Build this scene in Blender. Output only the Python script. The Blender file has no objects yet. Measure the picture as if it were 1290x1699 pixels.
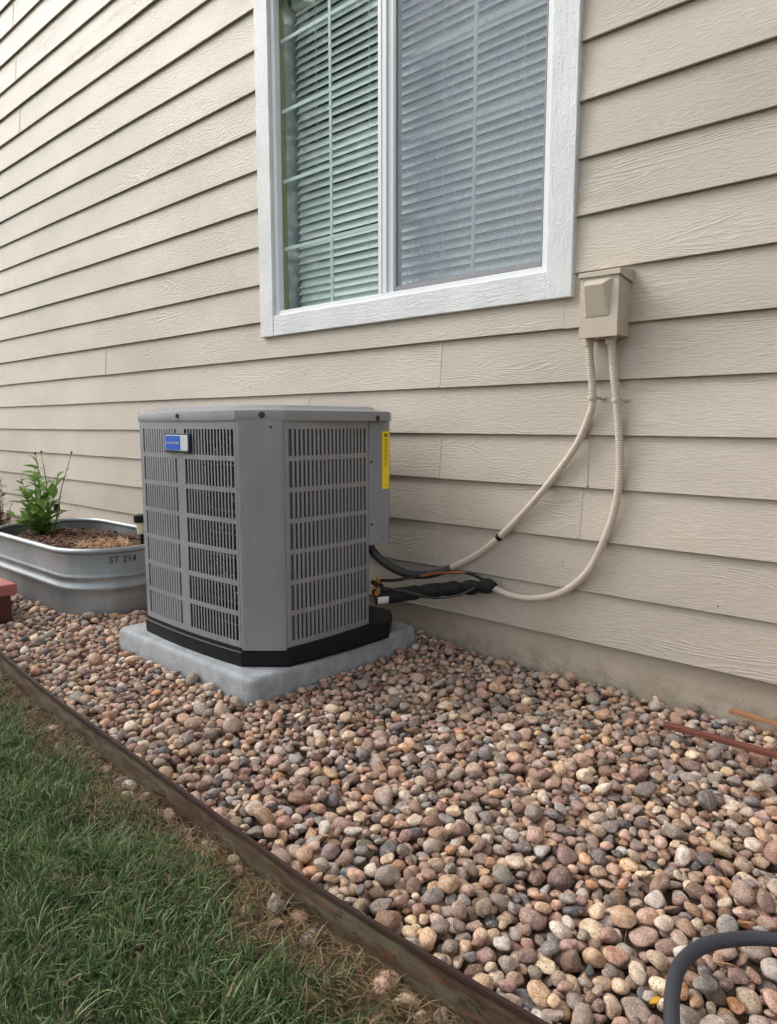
import bpy, bmesh, math, random
import numpy as np
from mathutils import Vector, Matrix

R = math.radians
rng = np.random.default_rng(7)
random.seed(7)
scene = bpy.context.scene
C = scene.collection

# ------------------------------------------------------------------ camera, sky, sun, exposure
cam_data = bpy.data.cameras.new('camera')
cam = bpy.data.objects.new('camera', cam_data); C.objects.link(cam)
cam.location = (0.0, -2.2045, 0.875)
cam.rotation_euler = (R(90 - 7.193), 0, R(41.844))
cam_data.sensor_fit = 'HORIZONTAL'; cam_data.sensor_width = 36.0
cam_data.lens = 36.0 * 1150 / 1290
cam_data.clip_start = 0.02; cam_data.clip_end = 2000
scene.camera = cam

SUN_EL, SUN_AZ = R(42), R(-62)          # azimuth measured from -Y towards -X
sun_dir = Vector((math.sin(SUN_AZ) * math.cos(SUN_EL), -math.cos(SUN_AZ) * math.cos(SUN_EL), math.sin(SUN_EL)))
world = bpy.data.worlds.new('World'); scene.world = world; world.use_nodes = True
wn, wl = world.node_tree.nodes, world.node_tree.links
wn.clear()
sky = wn.new('ShaderNodeTexSky'); sky.sky_type = 'NISHITA'; sky.sun_disc = False
sky.sun_elevation = SUN_EL
sky.sun_rotation = math.atan2(sun_dir.x, sun_dir.y)
sky.air_density = 1.0; sky.dust_density = 4.0; sky.ozone_density = 1.0
hs = wn.new('ShaderNodeHueSaturation'); hs.inputs['Saturation'].default_value = 0.22
bg = wn.new('ShaderNodeBackground'); bg.inputs['Strength'].default_value = 0.15
wo = wn.new('ShaderNodeOutputWorld')
wl.new(sky.outputs[0], hs.inputs['Color']); wl.new(hs.outputs[0], bg.inputs['Color']); wl.new(bg.outputs[0], wo.inputs['Surface'])

sl = bpy.data.lights.new('sun', 'SUN'); sl.energy = 0.62; sl.angle = R(35); sl.color = (1.0, 0.95, 0.88)
so = bpy.data.objects.new('sun', sl); C.objects.link(so)
so.rotation_euler = sun_dir.to_track_quat('Z', 'Y').to_euler(); so.location = sun_dir * 20

vs = scene.view_settings
vs.view_transform = 'Standard'; vs.look = 'None'; vs.gamma = 1.0; vs.use_curve_mapping = False
vs.exposure = 0.70
scene.render.engine = 'CYCLES'
scene.cycles.use_denoising = True
scene.cycles.max_bounces = 6
scene.cycles.use_adaptive_sampling = True
scene.cycles.adaptive_threshold = 0.03
scene.cycles.transparent_max_bounces = 12

# ------------------------------------------------------------------ helpers
def lin(r, g, b):
    f = lambda c: (c / 255 / 12.92) if c / 255 <= 0.04045 else ((c / 255 + 0.055) / 1.055) ** 2.4
    return (f(r), f(g), f(b))

class NT:
    """small node-tree helper"""
    def __init__(s, name):
        s.m = bpy.data.materials.new(name); s.m.use_nodes = True
        s.n = s.m.node_tree.nodes; s.l = s.m.node_tree.links
        s.n.clear()
        s.out = s.n.new('ShaderNodeOutputMaterial')
    def node(s, t, **kw):
        n = s.n.new(t)
        for k, v in kw.items(): setattr(n, k, v)
        return n
    def put(s, sock, v):
        if isinstance(v, bpy.types.NodeSocket): s.l.new(v, sock)
        elif v is not None:
            if isinstance(v, (tuple, list)) and len(v) == 3 and sock.type == 'RGBA': v = (*v, 1)
            sock.default_value = v
    def pos(s): return s.node('ShaderNodeNewGeometry').outputs['Position']
    def obj(s): return s.node('ShaderNodeTexCoord').outputs['Object']
    def rand(s): return s.node('ShaderNodeObjectInfo').outputs['Random']
    def mapping(s, v, scale=(1, 1, 1), loc=(0, 0, 0)):
        n = s.node('ShaderNodeMapping'); s.put(n.inputs['Vector'], v); s.put(n.inputs['Scale'], scale); s.put(n.inputs['Location'], loc)
        return n.outputs[0]
    def noise(s, v, scale=5, detail=3, rough=0.5, dist=0.0):
        n = s.node('ShaderNodeTexNoise'); s.put(n.inputs['Vector'], v); n.inputs['Scale'].default_value = scale
        n.inputs['Detail'].default_value = detail; n.inputs['Roughness'].default_value = rough; n.inputs['Distortion'].default_value = dist
        return n.outputs[0]
    def voronoi(s, v, scale=5, feature='F1'):
        n = s.node('ShaderNodeTexVoronoi', feature=feature); s.put(n.inputs['Vector'], v); n.inputs['Scale'].default_value = scale
        return n
    def math(s, op, a, b=None, c=None):
        n = s.node('ShaderNodeMath', operation=op); s.put(n.inputs[0], a)
        if b is not None: s.put(n.inputs[1], b)
        if c is not None: s.put(n.inputs[2], c)
        return n.outputs[0]
    def ramp(s, v, a, b, lo=0.0, hi=1.0):
        n = s.node('ShaderNodeMapRange', interpolation_type='SMOOTHSTEP'); s.put(n.inputs[0], v)
        s.put(n.inputs[1], a); s.put(n.inputs[2], b); s.put(n.inputs[3], lo); s.put(n.inputs[4], hi)
        return n.outputs[0]
    def mix(s, f, a, b, mode='MIX'):
        n = s.node('ShaderNodeMix', data_type='RGBA', blend_type=mode)
        s.put(n.inputs[0], f); s.put(n.inputs[6], a); s.put(n.inputs[7], b)
        return n.outputs[2]
    def bump(s, h, strength=0.5, dist=0.001, normal=None):
        n = s.node('ShaderNodeBump'); s.put(n.inputs['Height'], h); n.inputs['Strength'].default_value = strength
        n.inputs['Distance'].default_value = dist
        if normal is not None: s.put(n.inputs['Normal'], normal)
        return n.outputs[0]
    def pbr(s, color, rough=0.6, metal=0.0, spec=0.5, normal=None):
        n = s.node('ShaderNodeBsdfPrincipled')
        s.put(n.inputs['Base Color'], color); s.put(n.inputs['Roughness'], rough); s.put(n.inputs['Metallic'], metal)
        s.put(n.inputs['Specular IOR Level'], spec)
        if normal is not None: s.put(n.inputs['Normal'], normal)
        s.l.new(n.outputs[0], s.out.inputs['Surface'])
        return n

def plain(name, color, rough=0.5, metal=0.0, spec=0.5, var=0.12, nscale=30, bump=0.0):
    t = NT(name); p = t.obj()
    f = t.noise(p, nscale, 4, 0.6)
    dark = tuple(c * (1 - var) for c in color); lite = tuple(min(1, c * (1 + var)) for c in color)
    col = t.mix(f, dark, lite)
    nrm = t.bump(t.noise(p, nscale * 8, 2), bump, 0.0006) if bump else None
    t.pbr(col, rough, metal, spec, nrm)
    return t.m

def smooth(me):
    me.polygons.foreach_set('use_smooth', np.ones(len(me.polygons), bool))

def mesh_obj(name, verts, faces, mat, parent=None, smooth_=False):
    me = bpy.data.meshes.new(name)
    me.from_pydata([tuple(v) for v in verts], [], [tuple(f) for f in faces]); me.update()
    if mat: me.materials.append(mat)
    if smooth_: smooth(me)
    o = bpy.data.objects.new(name, me); C.objects.link(o)
    if parent: o.parent = parent
    return o

def link_mesh(name, me, parent=None):
    o = bpy.data.objects.new(name, me); C.objects.link(o)
    if parent: o.parent = parent
    return o

class MB:
    """collects shapes for ONE mesh"""
    def __init__(s): s.v = []; s.f = []; s.sm = []
    def add(s, v, f, sm=False):
        o = len(s.v); s.v += [tuple(p) for p in v]; s.f += [tuple(i + o for i in q) for q in f]; s.sm += [sm] * len(f); return s
    def box(s, x0, x1, y0, y1, z0, z1):
        v = [(x0, y0, z0), (x1, y0, z0), (x1, y1, z0), (x0, y1, z0), (x0, y0, z1), (x1, y0, z1), (x1, y1, z1), (x0, y1, z1)]
        return s.add(v, [(0, 3, 2, 1), (4, 5, 6, 7), (0, 1, 5, 4), (1, 2, 6, 5), (2, 3, 7, 6), (3, 0, 4, 7)])
    def obox(s, o, ax, ay, az):
        """box from an origin corner and three edge vectors"""
        o, ax, ay, az = map(Vector, (o, ax, ay, az))
        v = [o, o + ax, o + ax + ay, o + ay, o + az, o + ax + az, o + ax + ay + az, o + ay + az]
        return s.add(v, [(0, 3, 2, 1), (4, 5, 6, 7), (0, 1, 5, 4), (1, 2, 6, 5), (2, 3, 7, 6), (3, 0, 4, 7)])
    def prism(s, pts, z0, z1, sm=False):
        n = len(pts); v = [(p[0], p[1], z0) for p in pts] + [(p[0], p[1], z1) for p in pts]
        f = [tuple(range(n - 1, -1, -1)), tuple(range(n, 2 * n))]
        s.add(v, f); 
        s.add(v, [(i, (i + 1) % n, n + (i + 1) % n, n + i) for i in range(n)], sm); return s
    def loft(s, rings, close=True, cap=True, sm=True):
        n = len(rings[0]); v = [p for r in rings for p in r]; f = []
        for j in range(len(rings) - 1):
            for i in range(n if close else n - 1):
                k = (i + 1) % n
                f.append((j * n + i, j * n + k, (j + 1) * n + k, (j + 1) * n + i))
        s.add(v, f, sm)
        if cap:
            s.add(rings[0], [tuple(range(n - 1, -1, -1))]); s.add(rings[-1], [tuple(range(n))])
        return s
    def tube(s, pts, r, sides=12, corr=None, step=0.01, cap=True):
        P = spline(pts, corr[0] / 4 if corr else step)
        T = np.gradient(P, axis=0); T /= np.linalg.norm(T, axis=1)[:, None]
        nv = np.cross(T[0], (0.31, 0.2, 0.93)); nv /= np.linalg.norm(nv)
        rings = []
        for i in range(len(P)):
            nv = nv - T[i] * nv.dot(T[i]); nv /= np.linalg.norm(nv); b = np.cross(T[i], nv)
            rr = r[0] + (r[1] - r[0]) * i / (len(P) - 1) if isinstance(r, tuple) else (r(i / (len(P) - 1)) if callable(r) else r)
            if corr: rr = rr + corr[1] * (1, 0.1, -1, 0.1)[i % 4]
            rings.append([tuple(P[i] + rr * (math.cos(a) * nv + math.sin(a) * b)) for a in np.linspace(0, 2 * math.pi, sides, endpoint=False)])
        return s.loft(rings, True, cap)
    def cyl(s, a, b, r0, r1=None, sides=14):
        return s.tube([a, tuple((Vector(a) + Vector(b)) / 2), b], (r0, r0 if r1 is None else r1), sides, step=(Vector(b) - Vector(a)).length / 2.01)
    def build(s, name, mat, parent=None, bevel=0.0, seg=2):
        me = bpy.data.meshes.new(name); me.from_pydata(s.v, [], s.f); me.update()
        me.polygons.foreach_set('use_smooth', np.array(s.sm, bool))
        if bevel:
            bm = bmesh.new(); bm.from_mesh(me)
            bmesh.ops.remove_doubles(bm, verts=bm.verts, dist=1e-6)
            es = [e for e in bm.edges if len(e.link_faces) == 2 and e.calc_face_angle(0) > 0.5]
            bmesh.ops.bevel(bm, geom=es, offset=bevel, segments=seg, affect='EDGES', profile=0.5)
            bm.to_mesh(me); bm.free()
        if mat: me.materials.append(mat)
        o = bpy.data.objects.new(name, me); C.objects.link(o)
        if parent: o.parent = parent
        return o

def spline(pts, step):
    P = np.array(pts, float)
    Q = np.vstack([2 * P[0] - P[1], P, 2 * P[-1] - P[-2]])
    out = []
    for i in range(1, len(Q) - 2):
        p0, p1, p2, p3 = Q[i - 1:i + 3]; n = max(1, int(np.linalg.norm(p2 - p1) / step))
        for t in np.linspace(0, 1, n, endpoint=False):
            out.append(0.5 * ((2 * p1) + (-p0 + p2) * t + (2 * p0 - 5 * p1 + 4 * p2 - p3) * t * t + (-p0 + 3 * p1 - 3 * p2 + p3) * t ** 3))
    out.append(P[-1])
    return np.array(out)

def tag(o, label=None, cat=None, group=None, kind=None):
    if label: o['label'] = label
    if cat: o['category'] = cat
    if group: o['group'] = group
    if kind: o['kind'] = kind
    return o

def empty(name, loc, label, cat, group=None):
    o = bpy.data.objects.new(name, None); C.objects.link(o); o.location = loc; o.empty_display_size = 0.1
    return tag(o, label, cat, group)

def keep(child, parent):
    """parent without moving the child (all geometry is written in world coordinates)"""
    child.parent = parent
    child.matrix_parent_inverse = Matrix.Translation(parent.location).inverted()
    return child

def adopt(parent, *objs):
    for o in objs: keep(o, parent)

def text_mesh(txt, size, depth=0.0005):
    cu = bpy.data.curves.new('lettering', 'FONT'); cu.body = txt; cu.size = size; cu.extrude = depth; cu.align_x = 'CENTER'; cu.align_y = 'CENTER'
    cu.resolution_u = 2
    o = bpy.data.objects.new('lettering', cu); C.objects.link(o)
    bpy.context.view_layer.update()
    me = bpy.data.meshes.new_from_object(o.evaluated_get(bpy.context.evaluated_depsgraph_get()))
    bpy.data.objects.remove(o); bpy.data.curves.remove(cu)
    return me

# value noise used for layout
_perm = rng.random((64, 64))
def vnoise(x, y):
    x = np.asarray(x, float); y = np.asarray(y, float)
    xi = np.floor(x).astype(int); yi = np.floor(y).astype(int); fx = x - xi; fy = y - yi
    fx = fx * fx * (3 - 2 * fx); fy = fy * fy * (3 - 2 * fy)
    g = lambda a, b: _perm[a % 64, b % 64]
    return (g(xi, yi) * (1 - fx) + g(xi + 1, yi) * fx) * (1 - fy) + (g(xi, yi + 1) * (1 - fx) + g(xi + 1, yi + 1) * fx) * fy

# ------------------------------------------------------------------ materials
def siding_material():
    t = NT('beige_siding')
    p = t.obj(); r = t.rand()
    off = t.node('ShaderNodeCombineXYZ'); t.put(off.inputs[0], t.math('MULTIPLY', r, 37.0)); t.put(off.inputs[2], t.math('MULTIPLY', r, 91.0))
    add = t.node('ShaderNodeVectorMath', operation='ADD'); t.put(add.inputs[0], p); t.put(add.inputs[1], off.outputs[0])
    q = add.outputs[0]
    sep = t.node('ShaderNodeSeparateXYZ'); t.put(sep.inputs[0], q)
    warp = t.noise(t.mapping(q, (1.9, 0.2, 11)), 1.0, 1.0, 0.4)
    warp2 = t.noise(t.mapping(q, (22, 1, 60)), 1.0, 2.0, 0.5)
    ph = t.math('ADD', t.math('MULTIPLY', sep.outputs[2], 420.0), t.math('ADD', t.math('MULTIPLY', warp, 120.0), t.math('MULTIPLY', warp2, 4.5)))
    ring = t.math('POWER', t.math('ADD', t.math('MULTIPLY', t.math('SINE', ph), 0.5), 0.5), 2.2)
    mask = t.ramp(t.noise(t.mapping(q, (1.7, 0.2, 7), (3, 0, 9)), 1.0, 2.0, 0.5), 0.46, 0.66, 0.0, 0.9)
    brk = t.ramp(t.noise(t.mapping(q, (30, 1, 90)), 1.0, 2.0), 0.34, 0.6, 0.25, 1.0)
    fine = t.math('MULTIPLY', t.noise(t.mapping(q, (30, 2, 150)), 1.0, 4.0, 0.72), 2.2)
    h = t.math('ADD', t.math('MULTIPLY', t.math('MULTIPLY', ring, mask), t.math('MULTIPLY', brk, 1.0)), t.math('MULTIPLY', fine, 1.0))
    nrm = t.bump(h, 0.75, 0.0017)
    base = lin(201, 191, 177)
    tint = t.ramp(r, 0, 1, 0.95, 1.05)
    dirt = t.noise(t.mapping(p, (1.1, 1, 2.3)), 1.0, 5, 0.6)
    c = t.mix(t.ramp(dirt, 0.35, 0.7), tuple(x * 0.90 for x in base), tuple(min(1, x * 1.06) for x in base))
    # splash soil low down and green-grey mildew blotches
    wp = t.node('ShaderNodeSeparateXYZ'); t.put(wp.inputs[0], t.pos())
    low = t.ramp(wp.outputs[2], 0.95, 0.1, 0.0, 0.55)
    blot = t.ramp(t.noise(t.mapping(p, (2.3, 1, 5)), 1.0, 4, 0.62), 0.45, 0.75)
    c = t.mix(t.math('MULTIPLY', low, blot), c, lin(166, 158, 134))
    c = t.mix(t.ramp(ring, 0.0, 1.0, 0.05, 0.0), c, lin(120, 108, 92))
    tn = t.node('ShaderNodeCombineColor'); [t.put(tn.inputs[i], tint) for i in range(3)]
    c = t.mix(1.0, c, tn.outputs[0], 'MULTIPLY')
    t.pbr(c, 0.42, 0, 0.45, nrm)
    return t.m

def trim_material(vertical):
    t = NT('white_trim_paint')
    p = t.obj()
    s = (90, 5, 12) if vertical else (12, 5, 90)
    lump = t.noise(t.mapping(p, s), 1.0, 3, 0.65, 0.8)
    pit = t.noise(t.mapping(p, (70, 70, 70)), 1.0, 3, 0.6, 1.2)
    h = t.math('ADD', t.ramp(lump, 0.35, 0.65), t.math('MULTIPLY', t.ramp(pit, 0.50, 0.66), 1.1))
    c = t.mix(t.ramp(t.noise(p, 6, 5, 0.6), 0.3, 0.75), lin(232, 233, 234), lin(216, 219, 221))
    c = t.mix(t.ramp(t.noise(p, 150, 3, 0.5), 0.66, 0.74, 0, 0.5), c, lin(150, 155, 160))
    t.pbr(c, 0.42, 0, 0.5, t.bump(h, 0.4, 0.0018))
    return t.m

M = {}
M['siding'] = siding_material()
M['trim_v'] = trim_material(True); M['trim_h'] = trim_material(False)
M['vinyl'] = plain('white_vinyl', lin(236, 239, 243), 0.35, var=0.03, nscale=8)
M['grey_vinyl'] = plain('grey_screen_frame', lin(150, 148, 152), 0.45, var=0.06)
M['jamb'] = plain('tan_wood_jamb', lin(170, 148, 98), 0.5, var=0.15, nscale=14)
M['room_grey'] = plain('reveal_paint', lin(176, 184, 188), 0.7, var=0.04, nscale=4)
M['room'] = plain('room_paint', lin(120, 122, 122), 0.8, var=0.05, nscale=2)
M['slat'] = plain('blind_slat', lin(244, 247, 246), 0.45, var=0.04, nscale=12)
M['cord'] = plain('blind_cord', lin(225, 228, 225), 0.7)
M['muntin'] = plain('muntin_white', lin(222, 228, 228), 0.4, var=0.03)

def foundation_material():
    t = NT('painted_foundation'); p = t.obj()
    c = t.mix(t.ramp(t.noise(t.mapping(p, (2, 2, 6)), 1.0, 5, 0.6), 0.3, 0.7), lin(178, 168, 149), lin(194, 183, 166))
    c = t.mix(t.ramp(t.noise(p, 45, 4, 0.7), 0.62, 0.70, 0, 0.6), c, lin(120, 110, 95))
    wp = t.node('ShaderNodeSeparateXYZ'); t.put(wp.inputs[0], t.pos())
    c = t.mix(t.math('MULTIPLY', t.ramp(wp.outputs[2], 0.09, 0.0), t.ramp(t.noise(p, 18, 4, 0.7), 0.35, 0.7)), c, lin(158, 146, 128))
    t.pbr(c, 0.7, 0, 0.3, t.bump(t.noise(p, 60, 4, 0.6), 0.5, 0.003)); return t.m
M['foundation'] = foundation_material()

def glass_material():
    t = NT('window_glass')
    lw = t.node('ShaderNodeLayerWeight'); lw.inputs['Blend'].default_value = 0.5
    f = t.math('ADD', 0.032, t.math('MULTIPLY', t.math('POWER', lw.outputs['Facing'], 4.0), 0.95))
    tr = t.node('ShaderNodeBsdfTransparent'); tr.inputs['Color'].default_value = (0.945, 0.988, 0.982, 1)
    gl = t.node('ShaderNodeBsdfGlossy'); gl.inputs['Roughness'].default_value = 0.05
    t.put(gl.inputs['Normal'], t.bump(t.noise(t.obj(), 3.0, 2), 0.006, 0.02))
    mx = t.node('ShaderNodeMixShader'); t.put(mx.inputs[0], f); t.l.new(tr.outputs[0], mx.inputs[1]); t.l.new(gl.outputs[0], mx.inputs[2])
    t.l.new(mx.outputs[0], t.out.inputs['Surface']); return t.m
M['glass'] = glass_material()

def screen_material():
    t = NT('insect_screen'); p = t.obj()
    streak = t.noise(t.mapping(p, (330, 1, 30)), 1.0, 3, 0.6)
    dust = t.noise(t.mapping(p, (5, 1, 5)), 1.0, 4, 0.6)
    c = t.mix(t.ramp(streak, 0.35, 0.7), lin(150, 156, 172), lin(176, 182, 198))
    fac = t.math('ADD', t.ramp(streak, 0.3, 0.75, 0.36, 0.43), t.ramp(dust, 0.3, 0.7, -0.04, 0.08))
    d = t.node('ShaderNodeBsdfDiffuse'); t.put(d.inputs['Color'], c)
    tr = t.node('ShaderNodeBsdfTransparent')
    mx = t.node('ShaderNodeMixShader'); t.put(mx.inputs[0], fac); t.l.new(tr.outputs[0], mx.inputs[1]); t.l.new(d.outputs[0], mx.inputs[2])
    t.l.new(mx.outputs[0], t.out.inputs['Surface']); return t.m
M['screen'] = screen_material()

def unit_material():
    t = NT('grey_unit_paint'); p = t.obj()
    n1 = t.noise(t.mapping(p, (6, 6, 2.5)), 1.0, 5, 0.6); n2 = t.noise(t.mapping(p, (45, 45, 9)), 1.0, 4, 0.65)
    c = t.mix(t.ramp(n1, 0.3, 0.7), lin(132, 134, 138), lin(145, 146, 150))
    c = t.mix(t.ramp(n2, 0.5, 0.75, 0, 0.35), c, lin(158, 156, 152))
    c = t.mix(t.ramp(t.noise(p, 260, 2, 0.6), 0.66, 0.72, 0, 0.5), c, lin(96, 96, 98))
    t.pbr(c, t.ramp(n1, 0.3, 0.7, 0.26, 0.42), 0, 0.55, t.bump(t.noise(p, 7, 2), 0.12, 0.006)); return t.m
M['unit'] = unit_material()
M['unit_slat'] = M['unit']
M['black_plastic'] = plain('black_base_plastic', lin(17, 17, 19), 0.55, spec=0.3, var=0.2, nscale=14)
M['nail'] = plain('nail_paint', lin(120, 110, 98), 0.6)
M['screw'] = plain('dark_screw', lin(74, 74, 78), 0.35, 0.7)
def coil_material():
    t = NT('coil_fins'); p = t.obj()
    fins = t.noise(t.mapping(p, (60, 60, 900)), 1.0, 2, 0.5)
    specks = t.noise(t.mapping(p, (70, 70, 110)), 1.0, 5, 0.75)
    patch = t.ramp(t.noise(p, 9, 3), 0.44, 0.56)
    c = t.mix(fins, lin(14, 14, 15), lin(34, 34, 36))  # fins near black, the deep shade inside is put into the colour
    c = t.mix(t.math('MULTIPLY', t.ramp(specks, 0.58, 0.63), patch), c, lin(225, 225, 225))  # patches of pale specks over the dark fins
    t.pbr(c, 0.5, 0.2, 0.4); return t.m
M['coil'] = coil_material()
M['lit_coil'] = plain('lit_coil_grey', lin(104, 104, 107), 0.6, var=0.2, nscale=40)  # paler copy of the coil, its lit look put into the colour
M['badge_rim'] = plain('badge_rim', lin(40, 48, 66), 0.3)
M['badge_white'] = plain('badge_white', lin(205, 208, 214), 0.35, var=0.03)
M['badge_blue'] = plain('badge_blue', lin(22, 88, 200), 0.3, var=0.05)
M['yellow'] = plain('yellow_label', lin(245, 218, 10), 0.5, var=0.03)
M['ink'] = plain('black_ink', lin(28, 28, 28), 0.6)
M['brass'] = plain('brass', lin(180, 140, 70), 0.3, 0.9)
M['copper'] = plain('copper', lin(168, 98, 66), 0.4, 0.8, var=0.25)
M['foam'] = plain('black_foam', lin(22, 22, 24), 0.75, var=0.25, nscale=40, bump=0.5)
M['black_conduit'] = plain('black_conduit', lin(56, 58, 60), 0.4, var=0.2, nscale=30)
M['tan_conduit'] = plain('tan_conduit_paint', lin(202, 190, 175), 0.45, var=0.06, nscale=25)
M['tan_box'] = plain('tan_box_paint', lin(198, 186, 170), 0.38, var=0.04, nscale=10)
M['white_label'] = plain('white_label', lin(225, 226, 228), 0.5, var=0.03)

def pad_material():
    t = NT('grey_pad'); p = t.obj()
    c = t.mix(t.ramp(t.noise(p, 14, 5, 0.65), 0.3, 0.7), lin(150, 155, 158), lin(180, 184, 186))
    c = t.mix(t.ramp(t.noise(p, 300, 2, 0.6), 0.52, 0.66, 0, 0.8), c, lin(98, 103, 108))
    c = t.mix(t.ramp(t.noise(p, 300, 2, 0.6), 0.64, 0.72, 0, 0.7), c, lin(220, 224, 228))
    st = t.ramp(t.noise(t.mapping(p, (30, 30, 8)), 1.0, 3), 0.62, 0.72, 0, 0.5)
    c = t.mix(st, c, lin(150, 132, 110))
    t.pbr(c, 0.8, 0, 0.3, t.bump(t.noise(p, 260, 3, 0.7), 0.7, 0.002)); return t.m
M['pad'] = pad_material()

def edging_material():
    t = NT('rusty_steel'); p = t.obj()
    n1 = t.noise(t.mapping(p, (7, 20, 30)), 1.0, 6, 0.68)
    n2 = t.noise(t.mapping(p, (30, 30, 70)), 1.0, 4, 0.65)
    c = t.mix(t.ramp(n1, 0.38, 0.6), lin(104, 98, 80), lin(84, 62, 46))
    c = t.mix(t.ramp(n2, 0.5, 0.72), c, lin(60, 46, 36))
    c = t.mix(t.ramp(t.noise(t.mapping(p, (12, 12, 50)), 1.0, 5, 0.7), 0.58, 0.68), c, lin(122, 80, 58))
    wp = t.node('ShaderNodeSeparateXYZ'); t.put(wp.inputs[0], p)
    rim = t.ramp(t.math('ADD', wp.outputs[2], t.math('MULTIPLY', n1, 0.02)), 0.032, 0.045)
    c = t.mix(rim, c, lin(58, 40, 34))
    t.pbr(c, 0.7, 0.15, 0.4, t.bump(t.math('ADD', n1, n2), 0.5, 0.002)); return t.m
M['edging'] = edging_material()

def galv_material():
    t = NT('galvanised_steel'); p = t.obj()
    sp = t.voronoi(t.mapping(p, (26, 26, 40)), 1.0).outputs['Color']
    sepc = t.node('ShaderNodeSeparateColor'); t.put(sepc.inputs[0], sp)
    n = t.noise(t.mapping(p, (5, 5, 1.2)), 1.0, 5, 0.6)
    c = t.mix(t.ramp(n, 0.3, 0.7), lin(142, 149, 152), lin(174, 181, 184))
    c = t.mix(t.math('MULTIPLY', sepc.outputs[0], 0.25), c, lin(140, 145, 150))
    t.pbr(c, t.ramp(n, 0.2, 0.8, 0.34, 0.48), 0.66, 0.5, t.bump(t.noise(p, 12, 2), 0.1, 0.004)); return t.m
M['galv'] = galv_material()

def soil_material(name, a, b, d):
    t = NT(name); p = t.pos()
    c = t.mix(t.ramp(t.noise(p, 9, 6, 0.7), 0.35, 0.65), a, b)
    c = t.mix(t.ramp(t.noise(p, 160, 4, 0.7), 0.45, 0.7), c, d)
    t.pbr(c, 0.9, 0, 0.2, t.bump(t.noise(p, 90, 6, 0.75), 0.8, 0.008)); return t.m
M['lawn_soil'] = soil_material('lawn_soil', lin(98, 82, 64), lin(122, 102, 78), lin(66, 55, 42))
M['bed_soil'] = soil_material('bed_soil', lin(96, 82, 70), lin(120, 104, 88), lin(62, 54, 46))
M['tub_soil'] = soil_material('tub_soil', lin(84, 68, 58), lin(108, 90, 76), lin(52, 42, 36))

def ground_material():
    t = NT('far_lawn'); p = t.pos()
    c = t.mix(t.ramp(t.noise(p, 1.3, 6, 0.7), 0.35, 0.65), lin(72, 88, 48), lin(98, 110, 66))
    c = t.mix(t.ramp(t.noise(p, 40, 5, 0.7), 0.4, 0.7), c, lin(60, 76, 40))
    t.pbr(c, 0.9, 0, 0.2, t.bump(t.noise(p, 50, 5, 0.8), 0.9, 0.03)); return t.m
M['ground'] = ground_material()

def pebble_material(objcolor):
    t = NT('pebble_stone' if objcolor else 'pebble_stone_mass'); p = t.pos()
    if objcolor: col = t.node('ShaderNodeObjectInfo').outputs['Color']
    else:
        a = t.node('ShaderNodeAttribute', attribute_name='Col'); col = a.outputs['Color']
    n1 = t.noise(p, 70, 4, 0.65)
    n2 = t.noise(p, 330, 2, 0.7)
    n3 = t.noise(p, 210, 3, 0.65, 0.5)
    hsv = t.node('ShaderNodeHueSaturation'); t.put(hsv.inputs['Color'], col); t.put(hsv.inputs['Value'], t.ramp(n1, 0.3, 0.7, 0.74, 1.2)); t.put(hsv.inputs['Saturation'], t.ramp(n1, 0.3, 0.7, 1.1, 0.85))
    c = t.mix(t.ramp(n2, 0.54, 0.66, 0, 0.7), hsv.outputs[0], lin(70, 60, 55))
    c = t.mix(t.ramp(n3, 0.56, 0.68, 0, 0.55), c, lin(224, 206, 184))
    c = t.mix(t.ramp(t.noise(p, 38, 4, 0.7), 0.58, 0.72, 0, 0.3), c, lin(160, 112, 80))
    t.pbr(c, 0.66, 0, 0.32, t.bump(t.math('ADD', n3, t.math('MULTIPLY', n2, 0.5)), 0.55, 0.003)); return t.m
M['pebble_obj'] = pebble_material(True); M['pebble_mass'] = pebble_material(False)

def grass_material():
    t = NT('grass_blade')
    a = t.node('ShaderNodeAttribute', attribute_name='Col')
    d = t.pbr(a.outputs['Color'], 0.55, 0, 0.35)
    tl = t.node('ShaderNodeBsdfTranslucent'); t.l.new(a.outputs['Color'], tl.inputs['Color'])
    mx = t.node('ShaderNodeMixShader'); mx.inputs[0].default_value = 0.3
    t.l.new(d.outputs[0], mx.inputs[1]); t.l.new(tl.outputs[0], mx.inputs[2]); t.l.new(mx.outputs[0], t.out.inputs['Surface'])
    return t.m
M['grass'] = grass_material()

def leaf_material(name, c0, c1):
    t = NT(name); r = t.rand()
    c = t.mix(r, c0, c1)
    c = t.mix(t.ramp(t.noise(t.obj(), 60, 2), 0.4, 0.7, 0, 0.3), c, tuple(x * 1.5 for x in c1))
    d = t.pbr(c, 0.45, 0, 0.4)
    tl = t.node('ShaderNodeBsdfTranslucent'); t.put(tl.inputs['Color'], c)
    mx = t.node('ShaderNodeMixShader'); mx.inputs[0].default_value = 0.3
    t.l.new(d.outputs[0], mx.inputs[1]); t.l.new(tl.outputs[0], mx.inputs[2]); t.l.new(mx.outputs[0], t.out.inputs['Surface'])
    return t.m
M['leaf'] = leaf_material('plant_leaf', lin(78, 118, 48), lin(132, 166, 84))
M['leaf_red'] = leaf_material('red_leaf', lin(74, 66, 50), lin(110, 60, 58))
M['tree_leaf'] = leaf_material('tree_leaf', lin(52, 74, 34), lin(84, 104, 52))
M['stem'] = plain('green_stem', lin(104, 124, 62), 0.6)
M['twig'] = plain('red_twig', lin(94, 58, 54), 0.7)
M['bark'] = plain('bark', lin(86, 72, 60), 0.9, var=0.3, nscale=8, bump=0.6)
M['mulch'] = plain('mulch_chip', lin(112, 86, 70), 0.9, var=0.45, nscale=20)
M['straw'] = plain('straw', lin(188, 150, 116), 0.8, var=0.2)
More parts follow.
